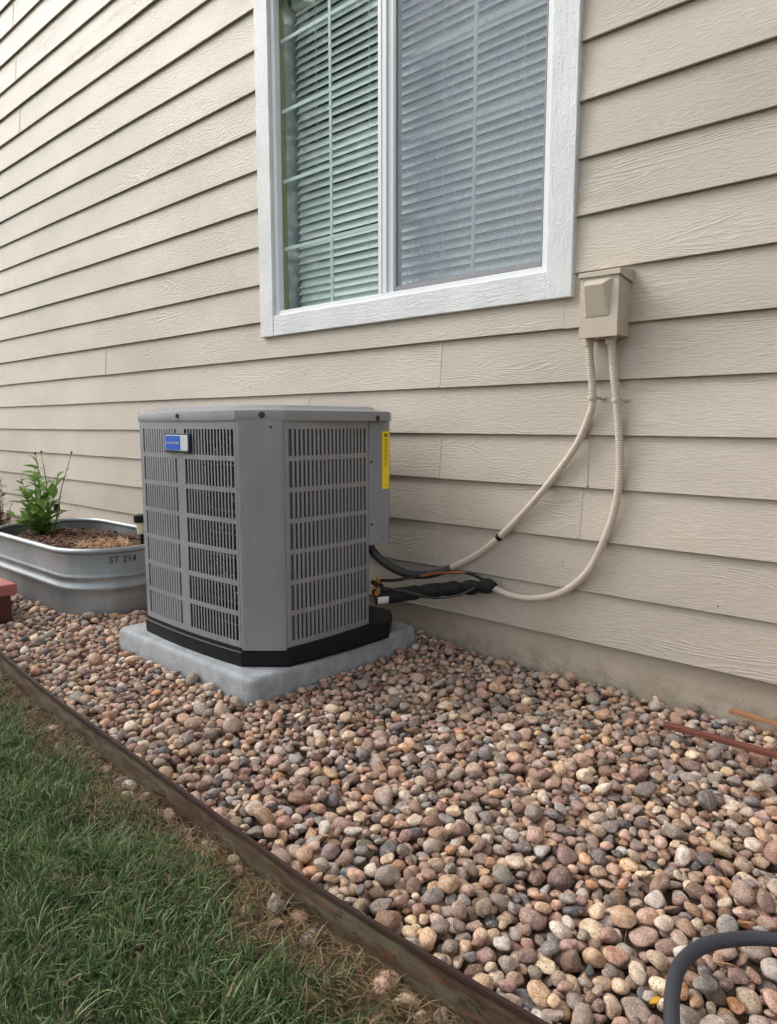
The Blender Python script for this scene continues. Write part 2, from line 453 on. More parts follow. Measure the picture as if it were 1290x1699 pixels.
M['red_paint'] = plain('faded_red_paint', lin(176, 104, 96), 0.65, var=0.22, nscale=16, bump=0.3)
M['red_dark'] = plain('dark_red_paint', lin(88, 44, 42), 0.7, var=0.25, nscale=12, bump=0.3)
M['rust_strip'] = plain('red_brown_wood', lin(116, 66, 52), 0.7, var=0.45, nscale=18, bump=0.4)
M['orange_wood'] = plain('orange_wood', lin(160, 116, 82), 0.8, var=0.45, nscale=20, bump=0.4)
M['hose'] = plain('grey_hose', lin(56, 59, 66), 0.5, var=0.08, nscale=20)
M['yellow_scrap'] = plain('yellow_scrap', lin(206, 160, 40), 0.5)
M['lamp_lens'] = plain('cream_lens', lin(232, 224, 190), 0.3, var=0.03)

# ------------------------------------------------------------------ ground and setting
def sheet(name, x0, x1, y0, y1, nx, ny, zf, mat):
    xs = np.linspace(x0, x1, nx + 1); ys = np.linspace(y0, y1, ny + 1)
    X, Y = np.meshgrid(xs, ys); Z = zf(X, Y)
    v = np.stack([X.ravel(), Y.ravel(), Z.ravel()], 1)
    f = [(j * (nx + 1) + i, j * (nx + 1) + i + 1, (j + 1) * (nx + 1) + i + 1, (j + 1) * (nx + 1) + i) for j in range(ny) for i in range(nx)]
    return mesh_obj(name, v, f, mat, None, True)

EDGE = [(-6.0, -1.13), (-4.2, -1.215), (-3.2, -1.272), (-2.718, -1.318), (-2.54, -1.340), (-1.986, -1.376), (-1.586, -1.393), (-1.057, -1.413), (-0.921, -1.419), (-0.824, -1.419), (-0.634, -1.416), (-0.521, -1.412), (-0.425, -1.405), (-0.2, -1.395), (0.2, -1.38), (1.5, -1.35)]
EX = np.array([p[0] for p in EDGE]); EY = np.array([p[1] for p in EDGE])
edge_y = lambda x: np.interp(x, EX, EY)

def lawn_z(x, y):
    d = np.maximum(0, edge_y(x) - y)
    return -0.026 + 0.012 * np.minimum(1, d / 0.25) + 0.016 * (vnoise(x * 6, y * 6) - 0.5) + 0.006 * (vnoise(x * 24 + 9, y * 24) - 0.5)

far = mesh_obj('ground', [(-150, -150, -0.075), (150, -150, -0.075), (150, 150, -0.075), (-150, 150, -0.075)], [(0, 1, 2, 3)], M['ground'])
tag(far, kind='structure')
lawn = sheet('lawn', -6.0, 1.5, -3.2, -1.12, 260, 90, lambda X, Y: np.where(Y > edge_y(X) - 0.001, -0.060, lawn_z(X, Y)), M['lawn_soil'])
tag(lawn, 'patchy green lawn with bare soil along the rusty edging', kind='structure')
bed = sheet('gravel_bed', -6.0, 1.5, -1.42, 0.02, 150, 30, lambda X, Y: -0.045 + 0.01 * (vnoise(X * 4, Y * 4) - 0.5), M['bed_soil'])
tag(bed, 'bed of mixed tan and pink river pebbles between wall and edging', kind='structure')

# ------------------------------------------------------------------ house: siding, foundation, window
house = empty('house', (-2.0, 0.2, 0.0), 'house wall clad in beige lap siding with a white-trimmed window', 'house')
Z0, EXP = 0.128, 0.178
NCOURSE = 26
XL, XR = -9.5, 2.2
WX0, WX1, WZ0, WZ1 = -2.785, -1.130, 1.297, 2.93           # outer edges of the window trim
joints = {5: [-1.690], 3: [-1.060, -1.690], 1: [-1.700], 4: [-1.053, -2.467], 2: [-1.080], 20: [-5.55], 18: [-5.56], 16: [-5.55], 6: [-4.43], 0: [0.4]}
jr = random.Random(3)
foundation = MB().box(XL, XR, 0.012, 0.25, -0.3, Z0 + 0.02).build('foundation', M['foundation'])
keep(foundation, house)
wallback = MB()
wallback.box(XL, WX0 + 0.06, 0.006, 0.10, Z0 + 0.02, Z0 + NCOURSE * EXP); wallback.box(WX1 - 0.06, XR, 0.006, 0.10, Z0 + 0.02, Z0 + NCOURSE * EXP)
wallback.box(WX0 + 0.06, WX1 - 0.06, 0.006, 0.10, Z0 + 0.02, WZ0 + 0.06); wallback.box(WX0 + 0.06, WX1 - 0.06, 0.006, 0.10, WZ1 - 0.06, Z0 + NCOURSE * EXP)
keep(wallback.build('wall_sheathing', M['room']), house)

def board(x0, x1, k, za=None, zb=None):
    z0 = Z0 + k * EXP + jr.uniform(-0.0012, 0.0012); z1 = z0 + 0.205
    yb = -0.0205 + jr.uniform(-0.0015, 0.001)
    yt = -0.0035
    fy = lambda z: yb + (yt - yb) * (z - z0) / (z1 - z0)
    a, b = (z0 if za is None else max(z0, za)), (z1 if zb is None else min(z1, zb))
    if b - a < 0.01: return
    n = max(1, int((x1 - x0) / 0.25)); xs = np.linspace(x0, x1, n + 1)
    rings = []
    s1, s2 = jr.uniform(0, 9), jr.uniform(0, 9)
    for x in xs:
        w = 0.0010 * math.sin(x * 2.3 + s1) + 0.0006 * math.sin(x * 6.1 + s2)
        dz = w if za is None else 0
        c = 0.0012
        rings.append([(x, fy(a) + c, a + dz), (x, fy(a), a + c + dz), (x, fy(b), b), (x, fy(b) + 0.0075, b), (x, fy(a) + 0.0085, a + dz)])
    keep(MB().loft(rings, True, True, False).build('siding_board', M['siding']), house)

def strip(x, k):
    z0 = Z0 + k * EXP; z1 = z0 + 0.205; yb, yt = -0.0205, -0.0035
    fy = lambda z: yb + (yt - yb) * (z - z0) / (z1 - z0)
    w = 0.0048; a, b = z0 + 0.002, z0 + EXP - 0.002
    m = MB(); m.add([(x - w, fy(a) - .0018, a), (x + w, fy(a) - .0018, a), (x + w, fy(b) - .0018, b), (x - w, fy(b) - .0018, b),
                     (x - w, fy(a) + .004, a), (x + w, fy(a) + .004, a), (x + w, fy(b) + .004, b), (x - w, fy(b) + .004, b)],
                    [(0, 1, 2, 3), (0, 3, 7, 4), (1, 5, 6, 2), (0, 4, 5, 1), (3, 2, 6, 7)])
    keep(m.build('joint_caulk', M['siding'], bevel=0.0008, seg=1), house)

for k in range(NCOURSE):
    cuts = sorted(joints.get(k, []))
    xs = [XL] + cuts + [XR]
    # further joints where the runs are longer than a board
    full = [xs[0]]
    for a, b in zip(xs, xs[1:]):
        while b - full[-1] > 4.2:
            step = full[-1] + jr.uniform(1.6, 3.4)
            # hold random joints out of the stretch that the photograph shows plainly
            if -6.3 < step < -0.4: step = -6.4 if full[-1] < -6.6 else b - 0.0
            if step >= b - 0.3: break
            full.append(step)
        full.append(b)
    zk0, zk1 = Z0 + k * EXP, Z0 + k * EXP + 0.205
    for a, b in zip(full, full[1:]):
        a2, b2 = a + 0.001, b - 0.001
        if b2 - a2 < 0.05: continue
        if zk1 > WZ0 and zk0 < WZ1 and a2 < WX1 and b2 > WX0:
            if a2 < WX0: board(a2, WX0 + 0.03, k)
            if b2 > WX1: board(WX1 - 0.03, b2, k)
            lo, hi = max(a2, WX0 + 0.031), min(b2, WX1 - 0.031)
            if hi > lo:
                if zk0 < WZ0: board(lo, hi, k, None, WZ0 + 0.03)
                if zk1 > WZ1: board(lo, hi, k, WZ1 - 0.03, None)
        else:
            board(a2, b2, k)
        if b != XR and not (WX0 < b < WX1 and zk1 > WZ0 and zk0 < WZ1): strip(b, k)

for (x, z) in ((-1.14, 0.395), (-1.052, 0.668), (-1.085, 0.49), (-1.697, 0.318), (-1.684, 1.03), (-1.09, 0.85), (-0.62, 0.33), (-2.9, 1.06), (-3.6, 1.42)):
    kk = int((z - Z0) / EXP); yy = -0.0205 + 0.017 * (z - Z0 - kk * EXP) / 0.205
    keep(MB().cyl((x, yy + 0.002, z), (x, yy - 0.0006, z), 0.0034, 0.003, 8).build('nail_head', M['nail']), house)
# window: the vinyl frame carries trim boards, glass, screen, mullion and grid bars as its pieces
FX0, FX1, FZ0, FZ1 = -2.688, -1.227, 1.392, 2.835          # inner edge of trim / outer edge of vinyl frame
MX0, MX1 = -2.020, -1.944
fr = MB()
fw = 0.026
fr.box(FX0, FX0 + fw, -0.016, 0.018, FZ0, FZ1); fr.box(FX1 - fw, FX1, -0.016, 0.018, FZ0, FZ1)
fr.box(FX0 + fw, FX1 - fw, -0.0155, 0.05, FZ0, FZ0 + 0.022); fr.box(FX0 + fw, FX1 - fw, -0.0155, 0.05, FZ1 - fw, FZ1)
window = keep(fr.build('window', M['vinyl'], bevel=0.002, seg=1), house)
def wchild(o):
    o.parent = window; return o
TY = -0.034
for nm, args, mt in (('trim_board', (WX0, FX0, TY, 0.004, WZ0, WZ1), 'trim_v'), ('trim_board', (FX1, WX1, TY, 0.004, WZ0, WZ1), 'trim_v'),
                     ('trim_board', (FX0, FX1, TY + 0.002, 0.004, WZ0 + 0.001, FZ0), 'trim_h'), ('trim_board', (FX0, FX1, TY + 0.002, 0.004, FZ1, WZ1), 'trim_h')):
    wchild(MB().box(*args).build(nm, M[mt], bevel=0.003))
mu = MB(); mu.box(MX0, MX0 + 0.046, -0.014, 0.05, FZ0 + 0.022, FZ1 - fw); mu.box(MX0 + 0.046, MX1, -0.004, 0.05, FZ0 + 0.022, FZ1 - fw); mu.box(MX0 + 0.016, MX0 + 0.022, -0.017, -0.012, FZ0 + 0.022, FZ1 - fw)
wchild(mu.build('mullion', M['vinyl'], bevel=0.0015, seg=1))
gl0 = MB().box(FX0 + fw, MX0, 0.012, 0.015, FZ0 + 0.022, FZ1 - fw); wchild(gl0.build('glass_pane', M['glass']))
gl1 = MB().box(MX1, FX1 - fw, 0.030, 0.033, FZ0 + 0.022, FZ1 - fw); wchild(gl1.build('glass_pane', M['glass']))
# screen sash
SX0, SX1, SZ0, SZ1 = MX1 + 0.002, FX1 - fw - 0.004, FZ0 + 0.024, FZ1 - fw
sf = MB(); w = 0.017
sf.box(SX0, SX0 + w, -0.010, 0.004, SZ0, SZ1); sf.box(SX1 - 0.006, SX1, -0.010, 0.004, SZ0, SZ1)
sf.box(SX0 + w, SX1 - 0.006, -0.0098, 0.004, SZ0, SZ0 + w); sf.box(SX0 + w, SX1 - 0.006, -0.0098, 0.004, SZ1 - w, SZ1)
wchild(sf.build('screen_frame', M['grey_vinyl'], bevel=0.0015, seg=1))
wchild(mesh_obj('insect_screen', [(SX0 + w, -0.004, SZ0 + w), (SX1 - 0.006, -0.004, SZ0 + w), (SX1 - 0.006, -0.004, SZ1 - w), (SX0 + w, -0.004, SZ1 - w)], [(0, 1, 2, 3)], M['screen']))
for x0, x1, vx, yy in ((FX0 + fw, MX0, -2.335, 0.021), (MX1, FX1 - fw, -1.582, 0.039)):
    wchild(MB().box(vx - 0.008, vx + 0.008, yy, yy + 0.006, FZ0 + 0.022, FZ1 - fw).build('muntin', M['muntin'], bevel=0.001, seg=1))
    for z in (1.703, 2.008, 2.318, 2.622):
        wchild(MB().box(x0, x1, yy + 0.0005, yy + 0.0055, z - 0.008, z + 0.008).build('muntin', M['muntin'], bevel=0.001, seg=1))
# interior reveal and room
wchild(MB().box(FX0 - 0.02, FX0 + 0.016, 0.0185, 0.055, FZ0 + 0.023, FZ1).build('side_jamb', M['jamb']))
wchild(MB().box(FX0 - 0.02, FX0 + 0.016, 0.0555, 0.205, FZ0 + 0.023, FZ1).build('side_jamb', M['room_grey']))
wchild(MB().box(FX1 - 0.016, FX1 + 0.02, 0.0185, 0.10, FZ0, FZ1).build('side_jamb', M['jamb']))
wchild(MB().box(FX0 - 0.02, FX1 + 0.02, 0.0505, 0.20, FZ0 - 0.03, FZ0 + 0.006).build('inner_sill', M['vinyl']))
rm = MB()
rx0, rx1, ry0, ry1, rz0, rz1 = -4.6, 0.4, 0.101, 3.5, 0.1, 3.1
v = [(rx0, ry0, rz0), (rx1, ry0, rz0), (rx1, ry1, rz0), (rx0, ry1, rz0), (rx0, ry0, rz1), (rx1, ry0, rz1), (rx1, ry1, rz1), (rx0, ry1, rz1)]
rm.add(v, [(0, 1, 2, 3), (4, 7, 6, 5), (1, 5, 6, 2), (2, 6, 7, 3), (3, 7, 4, 0)])
rm.box(rx0, FX0 - 0.005, 0.101, 0.20, rz0, rz1); rm.box(FX1 + 0.005, rx1, 0.101, 0.20, rz0, rz1)
rm.box(FX0 - 0.005, FX1 + 0.005, 0.101, 0.199, rz0, FZ0 - 0.031); rm.box(FX0 - 0.005, FX1 + 0.005, 0.101, 0.199, FZ1 + 0.005, rz1)
keep(rm.build('room_interior', M['room']), house)

# the slatted blind behind the glass
blind = empty('window_blind', (-1.95, 0.12, 1.41), 'white slatted blind hanging closed behind the window glass', 'blind')
BX0, BX1, BY = -2.652, -1.262, 0.112
sv, sfc = [], []
tilt = R(61); sw = 0.0445
prof = []
for i, t_ in enumerate(np.linspace(-0.5, 0.5, 6)):
    u = t_ * sw; c = 0.003 * (1 - (2 * t_) ** 2)
    prof.append((u * math.cos(tilt) - (-c) * math.sin(tilt), u * math.sin(tilt) + (-c) * -math.cos(tilt) * -1))
# outer edge hangs low: y grows with z
prof_pts = [(p[0], p[1]) for p in prof]
back = [(p[0] + 0.0024 * math.sin(tilt), p[1] - 0.0024 * math.cos(tilt)) for p in prof_pts[::-1]]
ring = prof_pts + back
slat_mb = MB().loft([[(BX0, y, z) for y, z in ring], [(BX1, y, z) for y, z in ring]], True, True, False)
slat_first = None
npitch = 0.0360
zc = FZ0 + 0.055; k = 0
br = random.Random(5)
while zc < FZ1 - 0.05:
    if slat_first is None:
        slat_first = slat_mb.build('slat', M['slat']); o = slat_first
    else: o = link_mesh('slat', slat_first.data)
    o.parent = blind
    o.location = Vector((0, BY, zc)) - blind.location + Vector((br.uniform(-0.002, 0.002), 0, 0))
    o.rotation_euler = (R(br.uniform(-2.5, 2.5)), R(br.uniform(-0.05, 0.05)), 0)
    zc += npitch; k += 1
for x in (-2.49, -2.16, -1.76, -1.40):
    keep(MB().box(x - 0.0012, x + 0.0012, BY - 0.028, BY - 0.0265, FZ0 + 0.02, FZ1 - 0.03).build('ladder_cord', M['cord']), blind)
keep(MB().box(BX0, BX1, BY - 0.03, BY + 0.03, FZ1 - 0.05, FZ1 - 0.005).build('head_rail', M['slat']), blind)
keep(MB().box(BX0, BX1, BY - 0.025, BY + 0.025, FZ0 + 0.007, FZ0 + 0.020).build('bottom_rail', M['slat']), blind)

# ------------------------------------------------------------------ pad and condenser unit
pad = MB()
def rrect(x0, x1, y0, y1, r, n=6):
    pts = []
    for cx, cy, a0 in ((x1 - r, y0 + r, -90), (x1 - r, y1 - r, 0), (x0 + r, y1 - r, 90), (x0 + r, y0 + r, 180)):
        for a in np.linspace(a0, a0 + 90, n): pts.append((cx + r * math.cos(R(a)), cy + r * math.sin(R(a))))
    return pts
PX0, PX1, PY0, PY1 = -2.602, -1.720, -0.930, -0.105
PADZ = 0.072
rings = []
for z, ins in ((-0.02, 0.0), (0.05, 0.001), (0.062, 0.003), (0.069, 0.008), (PADZ, 0.016)):
    rings.append([(x, y, z) for x, y in rrect(PX0 + ins, PX1 - ins, PY0 + ins, PY1 - ins, 0.03)])
pad.loft(rings)
pad_o = pad.build('equipment_pad', M['pad'])
tag(pad_o, 'pale grey square concrete-look pad under the air conditioner', 'pad')

unit = empty('air_conditioner', (-2.15, -0.5, PADZ), 'grey outdoor air conditioner with louvred sides on a concrete pad', 'air conditioner')
def bulge(a, b, s, n):
    a, b = np.array(a), np.array(b); d = b - a; nv = np.array([d[1], -d[0]]) / np.linalg.norm(d)
    return [tuple(a + d * t + nv * s * 4 * t * (1 - t)) for t in np.linspace(0, 1, n)]
A0, A1, B0, B1 = (-2.460, -0.868), (-1.856, -0.868), (-1.738, -0.765), (-1.734, -0.378)
CBX = (-1.703, -0.303)
back_pts = [(-1.80, -0.185), (-2.46, -0.175), (-2.572, -0.28), (-2.572, -0.765)]
def offs(pts, d):
    c = np.array((-2.155, -0.52)); out = []
    for p in pts:
        v = np.array(p) - c; out.append(tuple(c + v * (1 + d / np.linalg.norm(v))))
    return out
OUT_TOP = bulge(A0, A1, 0.014, 10) + bulge(B0, CBX, 0.010, 8) + back_pts
OUT_BASE = bulge(A0, A1, 0.014, 10) + bulge(B0, (-1.706, -0.305), 0.010, 8) + back_pts
# base pan
bp = MB()
rings = [[(x, y, z) for x, y in offs(OUT_BASE, d)] for z, d in ((PADZ - 0.0005, 0.004), (0.085, 0.008), (0.121, 0.008), (0.124, 0.003), (0.137, 0.002))]
bp.loft(rings, True, True, False)
keep(bp.build('base_pan', M['black_plastic'], bevel=0.0), unit)
# cap
UZ0, UZ1 = 0.132, 0.889
cp = MB()
rings = [[(x, y, z) for x, y in offs(OUT_TOP, d)] for z, d in ((UZ1 - 0.001, -0.004), (UZ1 - 0.001, 0.0045), (UZ1 + 0.002, 0.005), (0.916, 0.005), (0.9205, 0.0035), (0.923, -0.002), (0.926, -0.03), (0.928, -0.05), (0.937, -0.064), (0.940, -0.075), (0.938, -0.09), (0.90, -0.11))]
cp.loft(rings, True, False, True)
cap = keep(cp.build('top_cap', M['unit']), unit)
# edge sharpness on the cap: split normals by angle
for p_ in cap.data.polygons: p_.use_smooth = True
try:
    cap.data.set_sharp_from_angle(angle=R(32))
except Exception: pass
# fan guard
fg = MB(); cx, cy = -2.155, -0.52
for r_ in np.arange(0.03, 0.30, 0.018):
    fg.tube([(cx + r_ * math.cos(a), cy + r_ * math.sin(a), 0.936 - 0.25 * r_ * r_ + 0.012) for a in np.linspace(0, 2 * math.pi, 33)], 0.0018, 5, step=0.05, cap=False)
for a in np.linspace(0, 2 * math.pi, 8, endpoint=False):
    fg.tube([(cx + r_ * math.cos(a), cy + r_ * math.sin(a), 0.944 - 0.25 * r_ * r_) for r_ in (0.02, 0.12, 0.22, 0.30)], 0.0025, 5, step=0.05)
keep(fg.build('fan_guard', M['black_plastic']), unit)

ROW_T, ROW_B, NROW, RAIL = 0.860, 0.158, 7, 0.0165
pitch = (ROW_T - ROW_B + RAIL) / NROW
def grille(p0, p1, sag, cols, slat_w, name, label=None, slat_turn=0.0):
    """a stamped side panel: stiles and rails in one mesh, every upright slat a piece of its own"""
    p0, p1 = np.array(p0, float), np.array(p1, float); d = p1 - p0; L = np.linalg.norm(d); t = d / L; nv = np.array([t[1], -t[0]])
    P = lambda u, off=0.0: p0 + t * u + nv * (sag * 4 * (u / L) * (1 - u / L) + off)
    m = MB()
    def plate(u0, u1, z0, z1, off=0.0, th=0.0025):
        us = np.linspace(u0, u1, max(2, int((u1 - u0) / 0.02) + 1)); fr_, bk = [], []
        rings = []
        for u in us:
            a = P(u, off); b = P(u, off - th)
            rings.append([(a[0], a[1], z0), (a[0], a[1], z1), (b[0], b[1], z1), (b[0], b[1], z0)])
        m.loft(rings, True, True, False)
    edges = [0.0] + [e for c in cols for e in (c[0], c[1])] + [L]
    for i in range(0, len(edges), 2): plate(edges[i], edges[i + 1], UZ0, UZ1)          # stiles
    for (u0, u1, n) in cols:
        plate(u0, u1, ROW_T, UZ1); plate(u0, u1, UZ0, ROW_B)
        for k in range(1, NROW): 
            zc_ = ROW_T - k * pitch + RAIL
            plate(u0, u1, zc_ - RAIL, zc_)
    panel = keep(m.build(name, M['unit']), unit)
    if label: panel['label'] = label
    # one slat mesh, shared
    hw = slat_w / 2; th = 0.0012
    wide = 1.32 if len(cols) > 1 else 1.0
    sm_ = MB(); sm_.box(-hw * wide, hw * wide, -th, 0, ROW_B - 0.004, ROW_T + 0.004)
    sn_ = MB(); sn_.box(-hw * 0.74, hw * 0.74, -0.0007, 0, ROW_B - 0.004, ROW_T + 0.004)
    sm_.box(hw * wide - 0.0012, hw * wide, 0, 0.0035, ROW_B - 0.004, ROW_T + 0.004)
    for ci_, (u0, u1, n) in enumerate(cols):
        first = None
        sm_use = sn_ if ci_ == 1 else sm_
        pt = (u1 - u0) / n
        for i in range(n - 1):
            u = u0 + pt * (i + 1)
            a = P(u, -0.0012); dd = P(u + 0.001) - P(u - 0.001)
            if first is None: first = sm_use.build('slat', M['unit_slat']); o = first
            else: o = link_mesh('slat', first.data)
            o.parent = panel
            o.location = Vector((a[0], a[1], 0)); o.rotation_euler = (0, 0, math.atan2(dd[1], dd[0]) + slat_turn)
    return panel
grille(A0, A1, 0.014, [(0.030, 0.275, 14), (0.327, 0.594, 16)], 0.0088, 'grille_panel')
grille(B0, B1, 0.008, [(0.016, 0.372, 20)], 0.0098, 'grille_panel')
# chamfered corner post: rounded sheet between the two faces
cpn = MB()
def post(a, b, z0, z1):
    a, b = np.array(a), np.array(b); d = (b - a); L = np.linalg.norm(d); t = d / L; nv = np.array([t[1], -t[0]])
    prof = [(0.0015, -0.012), (0.0015, 0.0), (0.006, 0.0045), (0.018, 0.007), (L / 2, 0.009), (L - 0.018, 0.007), (L - 0.006, 0.0045), (L - 0.0015, 0.0), (L - 0.0015, -0.012)]
    pts = [a + t * u + nv * o for u, o in prof]
    cpn.loft([[(p[0], p[1], z0) for p in pts], [(p[0], p[1], z1) for p in pts]], False, False, True)
post(A1, B0, UZ0 - 0.002, UZ1)
keep(cpn.build('corner_post', M['unit']), unit)
# far and rear panels, control box, coil
rp = MB(); rpts = [(-1.905, -0.196), (-2.46, -0.178), (-2.57, -0.28), (-2.57, -0.762), (-2.462, -0.866)]
for a, b in zip(rpts, rpts[1:]):
    rp.add([(a[0], a[1], UZ0), (b[0], b[1], UZ0), (b[0], b[1], UZ1), (a[0], a[1], UZ1)], [(0, 1, 2, 3)])
keep(rp.build('rear_panel', M['unit']), unit)
cbz = 0.432
cbp = [(-1.7335, -0.377), CBX, (-1.80, -0.187), (-1.905, -0.197), (-1.86, -0.34)]
cb = keep(MB().prism(cbp, cbz, UZ1).build('control_box', M['unit'], bevel=0.003), unit)
vp = MB(); vp.add([(-1.7345, -0.378, UZ0), (-1.905, -0.199, UZ0), (-1.905, -0.199, cbz + 0.01), (-1.7345, -0.378, cbz + 0.01)], [(0, 1, 2, 3)])
keep(vp.build('dark_recess_sheet', M['black_plastic']), unit)  # black backing sheet stands in for the shade of the open valve recess
ci = MB()
ci.add([(-2.10, -0.822, UZ0), (-1.865, -0.818, UZ0), (-1.865, -0.818, UZ1), (-2.10, -0.822, UZ1)], [(0, 1, 2, 3)])
keep(ci.build('coil', M['coil']), unit)
cg = MB()
def strip_behind(a, b, off):
    a, b = np.array(a), np.array(b); d = b - a; t = d / np.linalg.norm(d); nv = np.array([t[1], -t[0]])
    a2, b2 = a + nv * off, b + nv * off
    cg.add([(a2[0], a2[1], UZ0), (b2[0], b2[1], UZ0), (b2[0], b2[1], UZ1), (a2[0], a2[1], UZ1)], [(0, 1, 2, 3)])
strip_behind((-2.455, -0.868), (-2.13, -0.868), -0.004); keep(cg.build('lit_coil_sheet', M['lit_coil']), unit)  # added grey sheet close behind the slots, painted as coil catching light
cg = MB(); strip_behind(B0, B1, -0.0045); keep(cg.build('lit_coil_sheet', M['lit_coil']), unit)  # same sheet for the right face, lit tone painted in
# tubes glimpsed through the open slots
for i in range(9):
    z = 0.19 + i * 0.078
    keep(MB().tube([(-2.10, -0.832, z), (-1.98, -0.834, z + 0.004), (-1.87, -0.83, z)], 0.004, 8, step=0.04).build('coil_tube', M['screw']), unit)
# screws
def screw(p, nrm, r=0.0065, par=unit, mat='screw'):
    p, nrm = Vector(p), Vector(nrm).normalized()
    m = MB(); m.cyl(p, p + nrm * 0.0022, r * 1.25, r * 1.2, 12); m.cyl(p + nrm * 0.0022, p + nrm * 0.006, r * 0.75, r * 0.68, 6)
    return keep(m.build('screw', M[mat]), par)
def on_out(x=None, y=None, d=0.005):
    o = offs(OUT_TOP, d); best = None
    for (a, b) in zip(o, o[1:]):
        if x is not None and min(a[0], b[0]) <= x <= max(a[0], b[0]) and a[1] < -0.7:
            t = (x - a[0]) / (b[0] - a[0]); return (x, a[1] + (b[1] - a[1]) * t)
        if y is not None and min(a[1], b[1]) <= y <= max(a[1], b[1]) and a[0] > -1.8:
            t = (y - a[1]) / (b[1] - a[1]); return (a[0] + (b[0] - a[0]) * t, y)
p = on_out(x=-2.163); screw((p[0], p[1] - 0.0005, 0.905), (0, -1, 0))
p = on_out(x=-1.787); screw((p[0], p[1], 0.906), (0.66, -0.75, 0), 0.0085)
p = on_out(y=-0.365); screw((p[0], p[1], 0.898), (1, 0, 0), 0.008)
screw((-1.765, -0.797, 0.868), (0.66, -0.75, 0), 0.0035)
for z in (0.741, 0.51): screw((-1.7305, -0.366, z), (1, -0.3, 0), 0.004)

# maker's badge
bx, bz, bw, bh = -2.168, 0.812, 0.160, 0.066
yb = A0[1] - 0.014
def badge_plate(w, h, r, y0, y1, mat, name, par, dx=0.0, dz=0.0):
    m = MB(); pts = rrect(bx + dx - w / 2, bx + dx + w / 2, bz + dz - h / 2, bz + dz + h / 2, r, 5)
    n = len(pts)
    rings = [[(x, y0, z) for x, z in pts], [(x, y1 + 0.0015, z) for x, z in pts], [(bx + dx + (x - bx - dx) * 0.985, y1, bz + dz + (z - bz - dz) * 0.965) for x, z in pts]]
    m.loft(rings, True, True, False)
    return keep(m.build(name, M[mat]), par)
badge = badge_plate(bw, bh, 0.010, yb + 0.002, yb - 0.010, 'badge_rim', 'badge', unit)
badge['label'] = 'small blue and white maker badge on the louvred front'
def sub(o): o.parent = badge; o.matrix_parent_inverse = Matrix.Translation(unit.location).inverted(); return o
b2 = badge_plate(bw - 0.014, bh - 0.012, 0.007, yb - 0.009, yb - 0.0115, 'badge_white', 'badge_face', unit)
b3 = badge_plate(bw * 0.60, bh - 0.016, 0.005, yb - 0.0105, yb - 0.0125, 'badge_blue', 'badge_field', unit, -0.020)
for o in (b2, b3): o.parent = badge; o.matrix_parent_inverse = badge.matrix_parent_inverse.inverted()
tm = text_mesh('American Standard', 0.0108, 0.0003)
for v_ in tm.vertices: v_.co = Vector((bx - 0.020 + v_.co.x + v_.co.y * 0.18, yb - 0.0128 - v_.co.z, bz + v_.co.y * 1.25))
tm.materials.append(M['badge_white'])
lt = link_mesh('lettering', tm); lt.parent = badge; lt.matrix_parent_inverse = badge.matrix_parent_inverse.inverted()
# fix: badge pieces hang from the badge, whose own world transform is the identity
for o in (b2, b3, lt): o.matrix_parent_inverse = Matrix.Identity(4)

# yellow caution label wrapping the control box corner
d1 = (Vector((CBX[0], CBX[1], 0)) - Vector((-1.7335, -0.377, 0))).normalized(); n1 = Vector((d1.y, -d1.x, 0))
d2 = (Vector((-1.80, -0.187, 0)) - Vector((CBX[0], CBX[1], 0))).normalized(); n2 = Vector((d2.y, -d2.x, 0))
cor = Vector((CBX[0], CBX[1], 0))
q0 = cor - d1 * 0.026 + n1 * 0.001; q1 = cor - d1 * 0.003 + n1 * 0.001; q2 = cor + d2 * 0.003 + n2 * 0.001; q3 = cor + d2 * 0.06 + n2 * 0.001
ly = MB(); lz0, lz1 = 0.640, 0.850
ly.loft([[(p_.x, p_.y, lz0), (p_.x, p_.y, lz1)] for p_ in (q0, q1, q2, q3)], False, False, False)
label = keep(ly.build('caution_label', M['yellow']), unit); label['label'] = 'yellow caution label with small black print'
pr = MB()
for i, z in enumerate([0.842, 0.838, 0.834] + list(np.arange(0.822, 0.745, -0.0045)) + [0.736, 0.728, 0.655]):
    a = q0 + d1 * (0.008 if i < 3 else 0.004 + 0.004 * (i % 3)) + n1 * 0.0006; b = q1 - d1 * 0.001 + n1 * 0.0006
    h_ = 0.0028 if i < 3 else 0.0012
    pr.add([(a.x, a.y, z - h_), (b.x, b.y, z - h_), (b.x, b.y, z), (a.x, a.y, z)], [(0, 1, 2, 3)])
pr_o = pr.build('print', M['ink']); pr_o.parent = label

# service valves
vv = MB(); vv.cyl((-1.745, -0.345, 0.287), (-1.695, -0.352, 0.287), 0.010, 0.009, 8); vv.cyl((-1.712, -0.35, 0.272), (-1.712, -0.35, 0.312), 0.008, 0.007, 6); vv.cyl((-1.74, -0.34, 0.25), (-1.72, -0.345, 0.25), 0.014, 0.014, 6)
keep(vv.build('service_valve', M['brass']), unit)
vc = MB(); vc.cyl((-1.697, -0.352, 0.287), (-1.680, -0.358, 0.268), 0.009, 0.0075, 10)
keep(vc.build('valve_cap', M['black_plastic']), unit)

